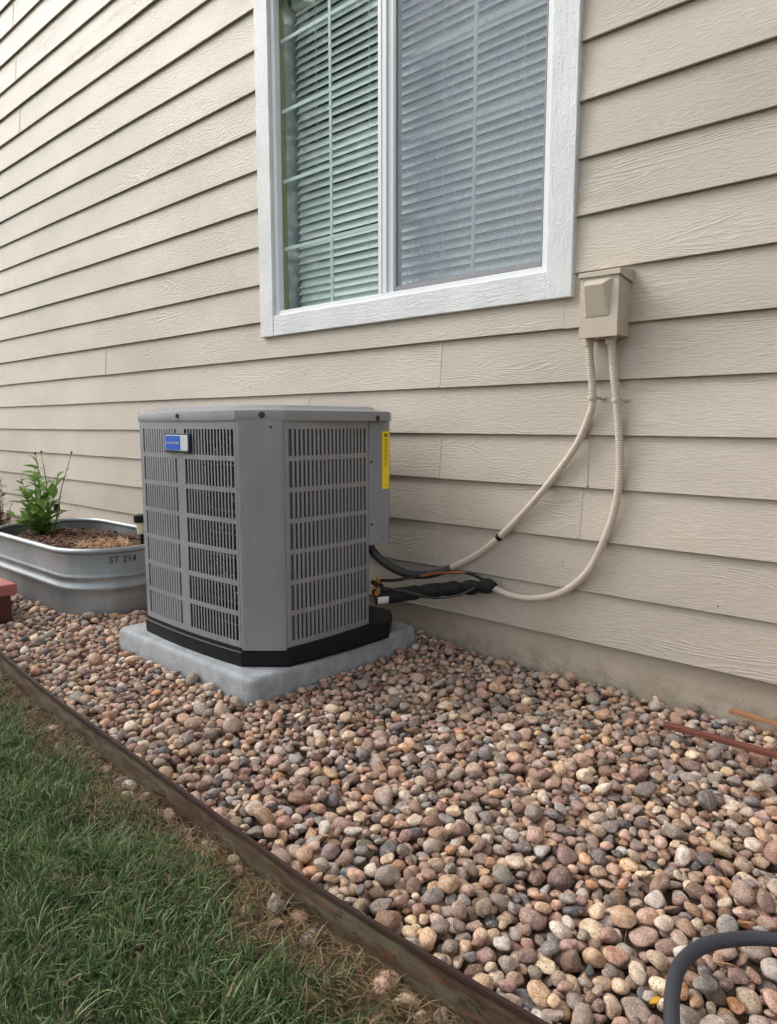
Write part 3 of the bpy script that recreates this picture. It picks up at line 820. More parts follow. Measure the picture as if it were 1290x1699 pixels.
# ------------------------------------------------------------------ line set, conduits, disconnect box
TAN_L = [(-1.052, -0.052, 1.152), (-1.048, -0.047, 1.08), (-1.039, -0.040, 0.982), (-1.043, -0.036, 0.923), (-1.089, -0.034, 0.813), (-1.163, -0.034, 0.708), (-1.266, -0.034, 0.585), (-1.393, -0.034, 0.457), (-1.497, -0.036, 0.375), (-1.622, -0.040, 0.305)]
cl = empty('conduit', (-1.05, -0.03, 1.14), 'beige painted conduit bending from box to air conditioner, black at its lower end', 'conduit')
keep(MB().tube(TAN_L, 0.0122, 14, corr=(0.0072, 0.0009)).build('painted_conduit', M['tan_conduit']), cl)
keep(MB().tube([(-1.612, -0.040, 0.311), (-1.662, -0.10, 0.290), (-1.696, -0.19, 0.300), (-1.72, -0.27, 0.338), (-1.752, -0.318, 0.386), (-1.79, -0.33, 0.435)], 0.0158, 14, corr=(0.0062, 0.0011)).build('black_conduit', M['black_conduit']), cl)
def band(path, f, half, r, mat, name, par):
    P = spline(path, 0.004); i = int(f * (len(P) - 1)); 
    n = max(2, int(half / 0.004)); seg = P[max(0, i - n):i + n + 1]
    return keep(MB().tube([tuple(p) for p in seg], r, 14, step=0.004).build(name, M[mat], ), par)
Pn = spline(TAN_L, 0.004); ib = int(np.argmin(np.linalg.norm(Pn - np.array((-1.393, -0.034, 0.461)), axis=1)))
band(TAN_L, ib / (len(Pn) - 1), 0.009, 0.0143, 'foam', 'tape_band', cl)
TAN_R = [(-0.978, -0.052, 1.152), (-0.966, -0.046, 1.037), (-0.956, -0.040, 0.953), (-0.945, -0.036, 0.845), (-0.938, -0.034, 0.709), (-0.952, -0.034, 0.589), (-0.989, -0.034, 0.475), (-1.039, -0.034, 0.375), (-1.126, -0.036, 0.294), (-1.232, -0.040, 0.254), (-1.333, -0.042, 0.249), (-1.43, -0.048, 0.276)]
cr_ = empty('conduit', (-0.975, -0.03, 1.14), 'beige painted conduit looping right and low along the wall into black tape', 'conduit')
keep(MB().tube(TAN_R, 0.0125, 14, corr=(0.0074, 0.0008)).build('painted_conduit', M['tan_conduit']), cr_)
for path, pt, par in ((TAN_L, (-1.039, -0.040, 0.962), cl), (TAN_R, (-0.957, -0.040, 0.953), cr_)):
    m = MB(); x, y, z = pt
    ring = [(x + 0.0145 * math.cos(a), y - 0.001 + 0.0145 * math.sin(a)) for a in np.linspace(R(180), R(360), 10)]
    inner = [(x + 0.0128 * math.cos(a), y - 0.001 + 0.0128 * math.sin(a)) for a in np.linspace(R(360), R(180), 10)]
    pts = ring + [(x + 0.0145, -0.012), (x + 0.033, -0.012), (x + 0.033, -0.016), (x + 0.0175, -0.016)] 
    m.prism(ring + inner, z - 0.005, z + 0.005)
    m.box(x + 0.0128, x + 0.034, -0.0175, -0.010, z - 0.0045, z + 0.0045)
    m.box(x + 0.0128, x + 0.0146, y, -0.012, z - 0.0045, z + 0.0045)
    m.cyl((x + 0.026, -0.0175, z), (x + 0.026, -0.0205, z), 0.0042, 0.0035, 10)
    keep(m.build('strap', M['tan_conduit']), par)
for f_ in (0.0, 0.012):
    P = spline(TAN_R, 0.004); i = int(np.argmin(np.linalg.norm(P - np.array((-1.126, -0.036, 0.294)), axis=1)) + f_ * 250)
    keep(MB().tube([tuple(p) for p in P[i - 1:i + 2]], 0.0150, 12, step=0.003).build('wire_tie', M['tan_conduit']), cr_)
kn = MB().cyl((-1.120, -0.040, 0.308), (-1.128, -0.045, 0.322), 0.0035, 0.002, 6); keep(kn.build('wire_tie', M['tan_conduit']), cr_)

ls = empty('refrigerant_line', (-1.6, -0.1, 0.24), 'black foam insulated refrigerant line with thin copper pipe between wall and air conditioner', 'pipe')
FO = [(-1.405, -0.048, 0.281), (-1.421, -0.052, 0.273), (-1.491, -0.057, 0.257), (-1.566, -0.072, 0.243), (-1.615, -0.14, 0.240), (-1.655, -0.2, 0.236), (-1.693, -0.28, 0.233), (-1.745, -0.335, 0.225)]
def frad(t): 
    b = 0.0275 + 0.0022 * math.sin(t * 40) * (1 if t < 0.5 else 0.3)
    for c in (0.0, 0.135, 0.275, 0.62): b -= 0.006 * math.exp(-((t - c) / 0.018) ** 2)
    return max(0.013, b if t > 0.03 else 0.019)
keep(MB().tube(FO, frad, 16, step=0.004).build('foam_sleeve', M['foam']), ls)
keep(MB().tube([(-1.405, -0.044, 0.292), (-1.412, -0.05, 0.280), (-1.425, -0.055, 0.268)], 0.021, 12, step=0.004).build('tape_wrap', M['foam']), ls)
keep(MB().tube([(-1.43, -0.052, 0.292), (-1.457, -0.050, 0.294), (-1.49, -0.050, 0.303), (-1.527, -0.05, 0.307)], 0.0055, 8).build('black_wire', M['foam']), ls)
keep(MB().tube([(-1.527, -0.05, 0.307), (-1.589, -0.075, 0.303), (-1.623, -0.13, 0.303), (-1.656, -0.2, 0.295), (-1.702, -0.27, 0.288), (-1.742, -0.312, 0.289)], 0.005, 8).build('copper_pipe', M['copper']), ls)
keep(MB().tube([(-1.64, -0.19, 0.298), (-1.656, -0.2, 0.2955), (-1.702, -0.27, 0.2885), (-1.742, -0.312, 0.2895)], 0.0062, 8).build('pipe_sleeve', M['foam']), ls)
keep(MB().tube([(-1.46, -0.085, 0.265), (-1.515, -0.115, 0.233), (-1.585, -0.17, 0.220), (-1.612, -0.25, 0.246), (-1.673, -0.315, 0.268), (-1.74, -0.335, 0.27)], 0.0042, 8).build('control_cable', M['black_conduit']), ls)
st = MB(); 
P = spline(FO, 0.004); T = np.gradient(P, axis=0)
ii = [i for i in range(len(P)) if -1.738 < P[i][0] < -1.706 and P[i][1] < -0.27]
rings = []
for i in ii:
    t = Vector(T[i]).normalized(); side = Vector((0, 0, 1)).cross(t).normalized() * -1; up = Vector((0, 0, 1))
    if side.x < 0: side = -side
    rings.append([tuple(Vector(P[i]) + 0.0292 * (side * math.cos(a) + up * math.sin(a))) for a in np.linspace(R(-45), R(15), 6)])
st.loft(rings, False, False)
keep(st.build('white_tag', M['white_label']), ls)

# disconnect box
db = empty('disconnect_box', (-1.0, 0.0, 1.15), 'beige electrical disconnect box with sloped hood on the siding', 'electrical box')
X0, X1, Y0, ZB, ZT = -1.064, -0.936, -0.098, 1.152, 1.345
keep(MB().box(X0 + 0.002, X1 - 0.001, Y0 + 0.004, -0.008, ZB, ZT).build('case', M['tan_box'], bevel=0.002), db)
cov = MB(); cov.box(X0, X1 - 0.0005, Y0 - 0.003, Y0 + 0.003, ZB - 0.004, ZT - 0.004)
cover = keep(cov.build('cover', M['tan_box'], bevel=0.0015), db)
# raised scoop on the cover: deep at the top, flush at the bottom
sc = MB(); hx0, hx1, hz0, hz1 = X0 + 0.018, X1 - 0.026, ZB + 0.058, ZT - 0.018
yb_ = Y0 - 0.003
sc.add([(hx0, yb_, hz0), (hx1, yb_, hz0), (hx1 + 0.006, yb_, hz1), (hx0 - 0.002, yb_, hz1),
        (hx0 + 0.006, yb_ - 0.002, hz0 + 0.002), (hx1 - 0.010, yb_ - 0.002, hz0 + 0.002), (hx1 - 0.014, yb_ - 0.026, hz1 - 0.020), (hx0 + 0.006, yb_ - 0.026, hz1 - 0.020)],
       [(0, 1, 5, 4), (1, 2, 6, 5), (2, 3, 7, 6), (3, 0, 4, 7), (4, 5, 6, 7)])
scp = sc.build('scoop', M['tan_box'], bevel=0.003); scp.parent = cover
hd = MB(); hd.add([(X0 - 0.004, -0.006, ZT + 0.014), (X1 + 0.006, -0.006, ZT + 0.014), (X1 + 0.006, Y0 - 0.010, ZT + 0.004), (X0 - 0.004, Y0 - 0.010, ZT + 0.004),
                   (X0 - 0.004, -0.006, ZT - 0.026), (X1 + 0.006, -0.006, ZT - 0.026), (X1 + 0.006, Y0 - 0.010, ZT - 0.012), (X0 - 0.004, Y0 - 0.010, ZT - 0.010)],
                  [(0, 3, 2, 1), (2, 3, 7, 6), (1, 2, 6, 5), (0, 4, 7, 3), (0, 1, 5, 4)])
keep(hd.build('hood', M['tan_box'], bevel=0.0015), db)
for x in (-1.052, -0.978):
    m = MB(); m.cyl((x, -0.052, ZB + 0.004), (x, -0.052, ZB - 0.010), 0.019, 0.019, 8); m.cyl((x, -0.052, ZB - 0.010), (x, -0.052, ZB - 0.024), 0.0165, 0.0155, 14)
    keep(m.build('conduit_fitting', M['tan_box']), db)

# ------------------------------------------------------------------ steel edging
em = MB(); xs = np.linspace(-6.0, 1.5, 160); top_r = []
rings = []
for x in xs:
    y = float(edge_y(x)); zt = 0.043 + 0.004 * math.sin(x * 2.1) + 0.0015 * math.sin(x * 9.0) + (0.01 if -2.78 < x < -2.70 else 0)
    yy = y + 0.0015 * math.sin(x * 7)
    rings.append([(x, yy - 0.0028, -0.09), (x, yy - 0.0035, zt - 0.012), (x, yy - 0.0048, zt - 0.006), (x, yy - 0.0040, zt), (x, yy + 0.0030, zt), (x, yy + 0.0020, zt - 0.012), (x, yy + 0.002, -0.09)])
em.loft(rings, True, True, False)
edging = em.build('lawn_edging', M['edging'])
tag(edging, 'rusty steel strip edging between lawn and pebbles', 'edging')

# ------------------------------------------------------------------ stock tank planter
TCX, TCY, THL, THW, TH = -3.628, -0.578, 0.622, 0.312, 0.305
def oval(ins, n=14):
    return rrect(TCX - THL + ins, TCX + THL - ins, TCY - THW + ins, TCY + THW - ins, 0.27 - ins, n)
tub = empty('stock_tank_planter', (TCX, TCY, 0.0), 'galvanised steel stock tank planter marked ST 214, left of the air conditioner', 'planter')
tp = MB()
prof = [(-0.02, 0.020), (0.0, 0.020), (0.08, 0.017), (0.108, 0.0165), (0.116, 0.010), (0.124, 0.007), (0.134, 0.010), (0.142, 0.0165), (0.165, 0.018), (0.172, 0.013), (0.178, 0.012), (0.186, 0.015), (0.19, 0.016), (0.295, 0.012)]
tp.loft([[(x, y, z) for x, y in oval(i)] for z, i in prof], True, False)
tp.loft([[(x, y, z) for x, y in oval(i)][::-1] for z, i in ((0.0, 0.022), (0.18, 0.019), (0.295, 0.015))], True, False)
keep(tp.build('tank_wall', M['galv']), tub)
rm_ = MB(); rpth = oval(0.008, 14)
rr = []
n = len(rpth)
for i in range(n):
    a = np.array(rpth[i]); t = np.array(rpth[(i + 1) % n]) - np.array(rpth[i - 1]); t /= np.linalg.norm(t); nv = np.array([t[1], -t[0]])
    rr.append([(a[0] + nv[0] * 0.014 * math.cos(q), a[1] + nv[1] * 0.014 * math.cos(q), 0.300 + 0.014 * math.sin(q)) for q in np.linspace(0, 2 * math.pi, 10, endpoint=False)])
rr.append(rr[0])
rm_.loft(rr, True, False)
keep(rm_.build('rim', M['galv']), tub)
# lettering follows the curved wall
path = np.array(oval(0.0125, 40)); 
seg = np.vstack([path, path[:1]]); sl_ = np.concatenate([[0], np.cumsum(np.linalg.norm(np.diff(seg, axis=0), axis=1))])
i0 = int(np.argmin(np.linalg.norm(path - np.array((-3.062, -0.668)), axis=1))); s0 = sl_[i0]
tm = text_mesh('ST 214', 0.042, 0.0002)
for v_ in tm.vertices:
    s = s0 + v_.co.x * 1.05
    x = np.interp(s, sl_, seg[:, 0]); y = np.interp(s, sl_, seg[:, 1]); x2 = np.interp(s + 0.004, sl_, seg[:, 0]); y2 = np.interp(s + 0.004, sl_, seg[:, 1])
    t = np.array([x2 - x, y2 - y]); t /= np.linalg.norm(t)
    v_.co = Vector((x + t[1] * 0.0022, y - t[0] * 0.0022, 0.256 + v_.co.y))
tm.materials.append(M['ink'])
lt2 = link_mesh('lettering', tm); keep(lt2, tub); lt2['label'] = 'stencilled black ST 214 lettering'
# soil in the tank
so_pts = oval(0.02); sm2 = MB(); sm2.add([(x, y, 0.245) for x, y in so_pts] + [(TCX, TCY, 0.262)], [(i, (i + 1) % len(so_pts), len(so_pts)) for i in range(len(so_pts))], True)
keep(sm2.build('potting_soil', M['tub_soil']), tub)
# mulch flakes and straw: loose cover, nobody could count
def flakes(n, cx, cy, rx, ry, z, lo, hi, thin):
    v, f = [], []
    for i in range(n):
        a, r_ = rng.uniform(0, 6.283), math.sqrt(rng.uniform(0, 1)); x, y = cx + rx * r_ * math.cos(a), cy + ry * r_ * math.sin(a)
        L, w_, yaw, tl = rng.uniform(lo, hi), rng.uniform(*thin), rng.uniform(0, 6.283), rng.uniform(-0.5, 0.5)
        u = np.array([math.cos(yaw) * math.cos(tl), math.sin(yaw) * math.cos(tl), math.sin(tl)]) * L; s = np.array([-math.sin(yaw), math.cos(yaw), rng.uniform(-.4, .4)]) * w_
        c = np.array([x, y, z + rng.uniform(0, 0.018)]); k = len(v); up = np.array([0, 0, w_ * 0.5])
        v += [c - u - s, c + u - s, c + u + s, c - u + s, c - u * 0.8 + up, c + u * 0.8 + up]
        f += [(k, k + 1, k + 5, k + 4), (k + 1, k + 2, k + 5), (k + 2, k + 3, k + 4, k + 5), (k + 3, k, k + 4)]
    return v, f
v, f = flakes(1500, TCX, TCY, THL - 0.05, THW - 0.05, 0.250, 0.008, 0.028, (0.003, 0.010))
tag(keep(mesh_obj('mulch', v, f, M['mulch']), tub), kind='stuff')
v, f = flakes(220, -3.42, -0.58, 0.16, 0.13, 0.262, 0.02, 0.05, (0.0012, 0.003))
tag(keep(mesh_obj('straw', v, f, M['straw']), tub), kind='stuff')

# leaf mesh shared by the potted plants
def leaf_mesh(name, L, W, mat, curl=0.25):
    v, f = [], []
    n = 6
    for i in range(n + 1):
        t = i / n; w_ = W * math.sin(math.pi * min(1, t * 0.96 + 0.04)) ** 0.8 * (1 - 0.25 * t); z = -curl * L * t * t
        v += [(L * t, -w_, z + 0.25 * w_), (L * t, 0, z), (L * t, w_, z + 0.25 * w_)]
    for i in range(n):
        a = i * 3
        f += [(a, a + 3, a + 4, a + 1), (a + 1, a + 4, a + 5, a + 2)]
    me = bpy.data.meshes.new(name); me.from_pydata(v, [], f); me.update(); smooth(me); me.materials.append(mat); return me

def plant(name, label, base, stems, leaf_me, n_leaf, mat_stem, droop, seed, group=None, lsc=(0.7, 1.2), buds=0):
    pr_ = random.Random(seed)
    root = empty(name, base, label, 'plant', group)
    for (dx, dy, h, lean) in stems:
        b = Vector(base) + Vector((dx * 0.12, dy * 0.12, -0.01)); tip = b + Vector((dx, dy, h))
        mid = (b + tip) / 2 + Vector((lean * 0.4, lean * 0.2, 0.02))
        pts = spline([tuple(b), tuple(mid), tuple(tip)], 0.02)
        keep(MB().tube([tuple(b), tuple(mid), tuple(tip)], (0.0042, 0.0016), 6, step=0.03).build('stem', mat_stem), root)
        if buds: 
            m = MB().cyl(tip, tip + Vector((0, 0, 0.012)), 0.007, 0.004, 8); keep(m.build('flower_bud', M['twig']), root)
        k = int(n_leaf * h / 0.4)
        for i in range(k):
            t = (i + 0.5) / k; t = 0.04 + (0.84 if buds else 0.97) * t
            p_ = Vector(pts[int(t * (len(pts) - 1))])
            o = link_mesh('leaf', leaf_me, root)
            yaw = i * 2.4 + pr_.uniform(-0.5, 0.5); s = pr_.uniform(*lsc) * (1.25 - 0.75 * t)
            o.location = p_ - root.location; o.rotation_euler = (pr_.uniform(-0.4, 0.4), R(-droop + 25 * pr_.uniform(-1, 1)), yaw); o.scale = (s, s * pr_.uniform(0.8, 1.15), s)
    return root
lf = leaf_mesh('leaf', 0.125, 0.030, M['leaf'])
plant('leafy_plant', 'bushy green leafy plant growing in the metal tank planter', (-4.08, -0.62, 0.255),
      [(-0.05, 0.02, 0.44, 0.03), (0.03, -0.02, 0.40, -0.02), (0.13, 0.05, 0.36, 0.03), (-0.13, -0.03, 0.33, -0.03), (0.17, -0.05, 0.22, 0.02), (-0.19, 0.03, 0.24, -0.02), (0.04, -0.08, 0.28, 0.01), (-0.08, 0.08, 0.30, 0.0), (0.09, -0.10, 0.12, 0.0), (-0.10, -0.10, 0.12, 0.0), (0.0, -0.12, 0.10, 0.0)], lf, 17, M['stem'], 40, 4, None, (0.7, 1.2))
plant('flower_stalks', 'thin bare stalks with small buds rising above the green plant', (-4.06, -0.57, 0.255),
      [(0.15, 0.06, 0.47, -0.02), (-0.06, 0.0, 0.47, 0.02), (-0.14, 0.0, 0.46, 0.02)], leaf_mesh('leaf', 0.05, 0.008, M['leaf']), 6, M['stem'], 45, 8, None, (0.5, 0.9), 1)
plant('red_stemmed_plant', 'dark reddish leafy plant at the left edge beyond the tank planter', (-5.50, -0.36, 0.0),
      [(0.05, 0.0, 0.60, 0.03), (0.16, -0.05, 0.50, 0.03), (-0.05, 0.05, 0.50, 0.03), (0.10, -0.05, 0.38, 0.0), (-0.16, 0.0, 0.45, 0.0), (0.2, 0.02, 0.34, 0.0)], leaf_mesh('leaf', 0.075, 0.018, M['leaf_red']), 16, M['twig'], 30, 11)
plant('low_grey_plant', 'low grey green plant beside the far end of the tank', (-5.20, -0.42, 0.0),
      [(0.05, 0.0, 0.30, 0.03), (0.14, -0.05, 0.26, 0.03), (-0.05, 0.05, 0.28, 0.03), (-0.12, -0.05, 0.24, 0.0), (0.0, -0.1, 0.22, 0.0)], leaf_mesh('leaf', 0.06, 0.014, leaf_material('grey_leaf', lin(84, 84, 62), lin(118, 112, 84))), 20, M['twig'], 30, 12)

# small stake lights
def stake_light(base, ztop, label, s=1.0):
    x, y, z = base
    root = empty('stake_light', base, label, 'garden light')
    keep(MB().cyl((x, y, z - 0.03), (x, y, ztop - 0.098), 0.006 * s, 0.009 * s, 8).build('stake', M['black_plastic']), root)
    keep(MB().cyl((x, y, ztop - 0.100), (x, y, ztop - 0.038), 0.020 * s, 0.030 * s, 16).build('lens', M['lamp_lens']), root)
    m = MB(); m.cyl((x, y, ztop - 0.040), (x, y, ztop - 0.004), 0.037 * s, 0.037 * s, 16); m.cyl((x, y, ztop - 0.004), (x, y, ztop), 0.034 * s, 0.022 * s, 16)
    keep(m.build('light_cap', M['black_plastic']), root)
stake_light((-3.300, -0.425, 0.25), 0.418, 'small black capped garden light with cream lens beside the air conditioner')
stake_light((-4.28, -0.44, 0.25), 0.400, 'small black garden light half hidden behind the leafy plant', 0.5)

# red block at the left edge
rb = empty('red_block', (-3.5, -1.15, 0.0), 'faded red painted block with overhanging top at the left edge', 'block')
# ------------------------------------------------------------------ red block pieces
keep(MB().box(-3.95, -3.335, -1.19, -1.055, -0.02, 0.108).build('block_body', M['red_dark'], bevel=0.008), rb)
keep(MB().box(-3.97, -3.312, -1.21, -1.035, 0.108, 0.160).build('block_top', M['red_paint'], bevel=0.007), rb)

# ------------------------------------------------------------------ pebbles: heights are built up stone by stone
CELL = 0.004
GX0, GX1, GY0, GY1 = -4.5, 0.45, -1.44, 0.012
NX, NY = int((GX1 - GX0) / CELL), int((GY1 - GY0) / CELL)
gx = GX0 + (np.arange(NX) + 0.5) * CELL; gy = GY0 + (np.arange(NY) + 0.5) * CELL
GXX, GYY = np.meshgrid(gx, gy, indexing='ij')
hm = -0.045 + 0.006 * vnoise(GXX * 8, GYY * 8)
level = 0.010 * (vnoise(GXX * 1.7 + 3, GYY * 1.7) - 0.5) + 0.006 * (vnoise(GXX * 5, GYY * 5 + 7) - 0.5)
level = level + 0.028 * np.exp(-np.maximum(0, np.hypot(np.maximum(0, np.abs(GXX - TCX) - (THL - 0.27)), np.maximum(0, np.abs(GYY - TCY) - (THW - 0.27))) - 0.25) / 0.10)
level = level + 0.022 * np.exp(-np.hypot(np.maximum(0, np.maximum(PX0 - GXX, GXX - PX1)), np.maximum(0, PY0 - GYY)) / 0.08)
BLOCK = 9.0
hm[(GYY < edge_y(GXX) + 0.003)] = BLOCK
hm[(GXX > PX0 - 0.0) & (GXX < PX1 + 0.0) & (GYY > PY0 - 0.0) & (GYY < PY1 + 0.0)] = BLOCK
qx = np.maximum(0, np.abs(GXX - TCX) - (THL - 0.27)); qy = np.maximum(0, np.abs(GYY - TCY) - (THW - 0.27))
hm[(np.hypot(qx, qy) < 0.255)] = BLOCK
hm[(GXX > -3.95) & (GXX < -3.335) & (GYY > -1.19) & (GYY < -1.055)] = BLOCK
hm[:, -2:] = BLOCK
free0 = hm < 1
ok_idx = np.argwhere(free0[6:-6, 6:-6]) + 6
PAL = np.array([lin(*c) for c in [(184, 158, 130), (182, 152, 134), (150, 143, 135), (192, 182, 168), (142, 120, 110), (98, 96, 95), (176, 134, 100), (206, 188, 160), (134, 110, 92), (142, 134, 118), (168, 140, 120), (168, 151, 134), (122, 113, 106), (154, 122, 110), (196, 170, 140)]])
PALW = np.array([10, 11, 10, 7, 8, 3, 1.5, 6, 6, 5, 10, 10, 6, 6, 5], float); PALW /= PALW.sum()
def rotm(yaw, tx, ty):
    return np.array(Matrix.Rotation(yaw, 3, 'Z') @ Matrix.Rotation(tx, 3, 'X') @ Matrix.Rotation(ty, 3, 'Y'))
stones = []
idm = -np.ones((NX, NY), int)
NSTONE = 13500
cand_all = ok_idx[rng.integers(0, len(ok_idx), (NSTONE, 14))]
for sidx in range(NSTONE):
    near_c = cand_all[sidx][0]; cx_, cy_ = gx[near_c[0]], gy[near_c[1]]
    big_here = float(np.clip((cx_ + 1.5) / 1.0, 0, 1) * np.clip((-0.55 - cy_) / 0.5, 0, 1))
    L = min(0.030, max(0.0080, (0.0136 + 0.0030 * big_here) * math.exp(rng.normal(0, 0.27))))
    cset = cand_all[sidx] if big_here < 0.3 else cand_all[sidx][(gx[cand_all[sidx][:, 0]] > -1.3)]
    a = L; b = L * rng.uniform(0.68, 0.95); c = L * rng.uniform(0.38, 0.72)
    Rm = rotm(rng.uniform(0, 6.283), rng.normal(0, 0.30), rng.normal(0, 0.30))
    A = Rm @ np.diag([1 / a ** 2, 1 / b ** 2, 1 / c ** 2]) @ Rm.T
    n = int(a / CELL) + 1
    g = np.arange(-n, n + 1) * CELL
    X, Y = np.meshgrid(g, g, indexing='ij')
    bq = A[0, 2] * X + A[1, 2] * Y; cq = A[0, 0] * X * X + 2 * A[0, 1] * X * Y + A[1, 1] * Y * Y - 1
    disc = bq * bq - A[2, 2] * cq; msk = disc > 0
    sq = np.sqrt(np.where(msk, disc, 0)); zb = np.where(msk, (-bq - sq) / A[2, 2], 50.0); ztp = (-bq + sq) / A[2, 2]
    def drop(i, j):
        if i - n < 0 or j - n < 0 or i + n >= NX or j + n >= NY: return 99.0
        return float((hm[i - n:i + n + 1, j - n:j + n + 1] - zb).max())
    best = None
    for (i, j) in cset:
        z = drop(i, j)
        if z > 1: continue
        s_ = z - level[i, j]
        if best is None or s_ < best[0]: best = (s_, z, i, j)
    if best is None: continue
    _, z, i, j = best
    for _it in range(6):
        moved = False
        for di, dj in ((2, 0), (-2, 0), (0, 2), (0, -2)):
            z2 = drop(i + di, j + dj)
            if z2 < z - 1e-5: z, i, j, moved = z2, i + di, j + dj, True
        if not moved: break
    z -= 0.0015
    if z - level[i, j] > 0.016: continue
    sl0 = (slice(i - n, i + n + 1), slice(j - n, j + n + 1))
    top = np.where(msk, z + ztp, -9)
    upd = top > hm[sl0]
    hm[sl0] = np.where(upd, top, hm[sl0])
    sub_id = idm[sl0]; sub_id[upd] = len(stones)
    stones.append((gx[i], gy[j], z, a, b, c, Rm))
counts = np.bincount(idm[idm >= 0].ravel(), minlength=len(stones))

# base shapes
def stone_shape(seed, sub):
    r = np.random.default_rng(seed)
    bm = bmesh.new(); bmesh.ops.create_icosphere(bm, subdivisions=sub, radius=1.0)
    bm.verts.ensure_lookup_table(); V = np.array([v_.co[:] for v_ in bm.verts]); F = [tuple(v_.index for v_ in f_.verts) for f_ in bm.faces]; bm.free()
    U = V.copy()
    k1 = r.normal(0, 1, (5, 3)); ph = r.uniform(0, 6.28, 5)
    d = 1 + sum(0.045 * np.sin(V @ k1[i] * 1.7 + ph[i]) for i in range(5))
    U = V * d[:, None]
    for q in range(r.integers(4, 12)):                       # worn flats
        nrm = r.normal(0, 1, 3); nrm /= np.linalg.norm(nrm); h = r.uniform(0.58, 0.88)
        s = U @ nrm; over = np.maximum(0, s - h); U = U - nrm * (over * 0.82)[:, None]
    k2 = r.normal(0, 1, (6, 3)) * 3.2; p2 = r.uniform(0, 6.28, 6)
    U = U * (1 + sum(0.014 * np.sin(V @ k2[i] + p2[i]) for i in range(6)))[:, None]
    return U / np.abs(U).max(0), np.array(F)
SH = {s: [stone_shape(100 + i, s) for i in range(16)] for s in (2, 3)}
vis = [i for i in range(len(stones)) if counts[i] >= 3]
camp = np.array(cam.location)
def app(i):
    s = stones[i]; d = np.array(s[:3]) - camp
    mw = cam.matrix_basis.inverted() @ Vector(s[:3])
    if mw.z > -0.1: return 0
    u, v_ = mw.x / -mw.z * 1150, mw.y / -mw.z * 1150
    if abs(u) > 645 or abs(v_) > 849: return 0
    return s[3] * s[4] / np.dot(d, d) * min(1, counts[i] * CELL * CELL / (2.2 * s[3] * s[4]))
score = {i: app(i) for i in vis}
big = set(sorted(vis, key=lambda i: -score[i])[:300])
def stone_colour():
    c = PAL[rng.choice(len(PAL), p=PALW)] * rng.uniform(0.72, 1.2)
    return np.clip(c * (1 + rng.normal(0, 0.06) * np.array([1, 0.2, -0.8])) * np.array([1.05, 0.985, 0.985]) * 1.22, 0.02, 0.9)
base_me = []
for i, (U, F) in enumerate(SH[3]):
    me = bpy.data.meshes.new('pebble'); me.from_pydata(U.tolist(), [], F.tolist()); me.update(); smooth(me); me.materials.append(M['pebble_obj']); base_me.append(me)
def pebble_object(s, parent, name='pebble'):
    x, y, z, a, b, c, Rm = s
    o = link_mesh(name, base_me[rng.integers(16)], parent)
    o.matrix_local = Matrix.Translation((x, y, z)) @ Matrix(Rm.tolist()).to_4x4() @ Matrix.Diagonal((a, b, c, 1))
    col = stone_colour(); o.color = (*col, 1)
    return o
VV, FF, CC = [], [], []; off = 0
for i in vis:
    s = stones[i]
    if i in big: pebble_object(s, bed); continue
    d = np.linalg.norm(np.array(s[:3]) - camp)
    U, F = SH[3 if d < 2.3 else 2][rng.integers(16)]
    P = (U * np.array(s[3:6])) @ s[6].T + np.array(s[:3])
    VV.append(P); FF.append(F + off); CC.append(np.tile(stone_colour(), (len(P), 1))); off += len(P)
def fast_mesh(name, V, F, colors, mat, sm=True):
    me = bpy.data.meshes.new(name); V = np.asarray(V, np.float32); F = np.asarray(F, np.int32)
    me.vertices.add(len(V)); me.vertices.foreach_set('co', V.ravel())
    k = F.shape[1]
    me.loops.add(F.size); me.loops.foreach_set('vertex_index', F.ravel())
    me.polygons.add(len(F)); me.polygons.foreach_set('loop_start', np.arange(0, F.size, k, dtype=np.int32)); me.polygons.foreach_set('loop_total', np.full(len(F), k, np.int32))
    me.update(calc_edges=True)
    if sm: smooth(me)
    at = me.color_attributes.new('Col', 'FLOAT_COLOR', 'POINT')
    at.data.foreach_set('color', np.hstack([colors, np.ones((len(V), 1))]).astype(np.float32).ravel())
    me.materials.append(mat); return me
pm = fast_mesh('pebbles', np.vstack(VV), np.vstack(FF), np.vstack(CC), M['pebble_mass'])
po = link_mesh('pebbles', pm, bed); tag(po, kind='stuff')
print('stones', len(stones), 'visible', len(vis), 'tris', sum(len(f) for f in FF))

def surf(x, y):
    i, j = int((x - GX0) / CELL), int((y - GY0) / CELL)
    if 0 <= i < NX and 0 <= j < NY and hm[i, j] < 1: return float(hm[i, j])
    return 0.0
def surf_max(x, y, r=0.03):
    return max(surf(x + dx, y + dy) for dx in (-r, 0, r) for dy in (-r, 0, r))

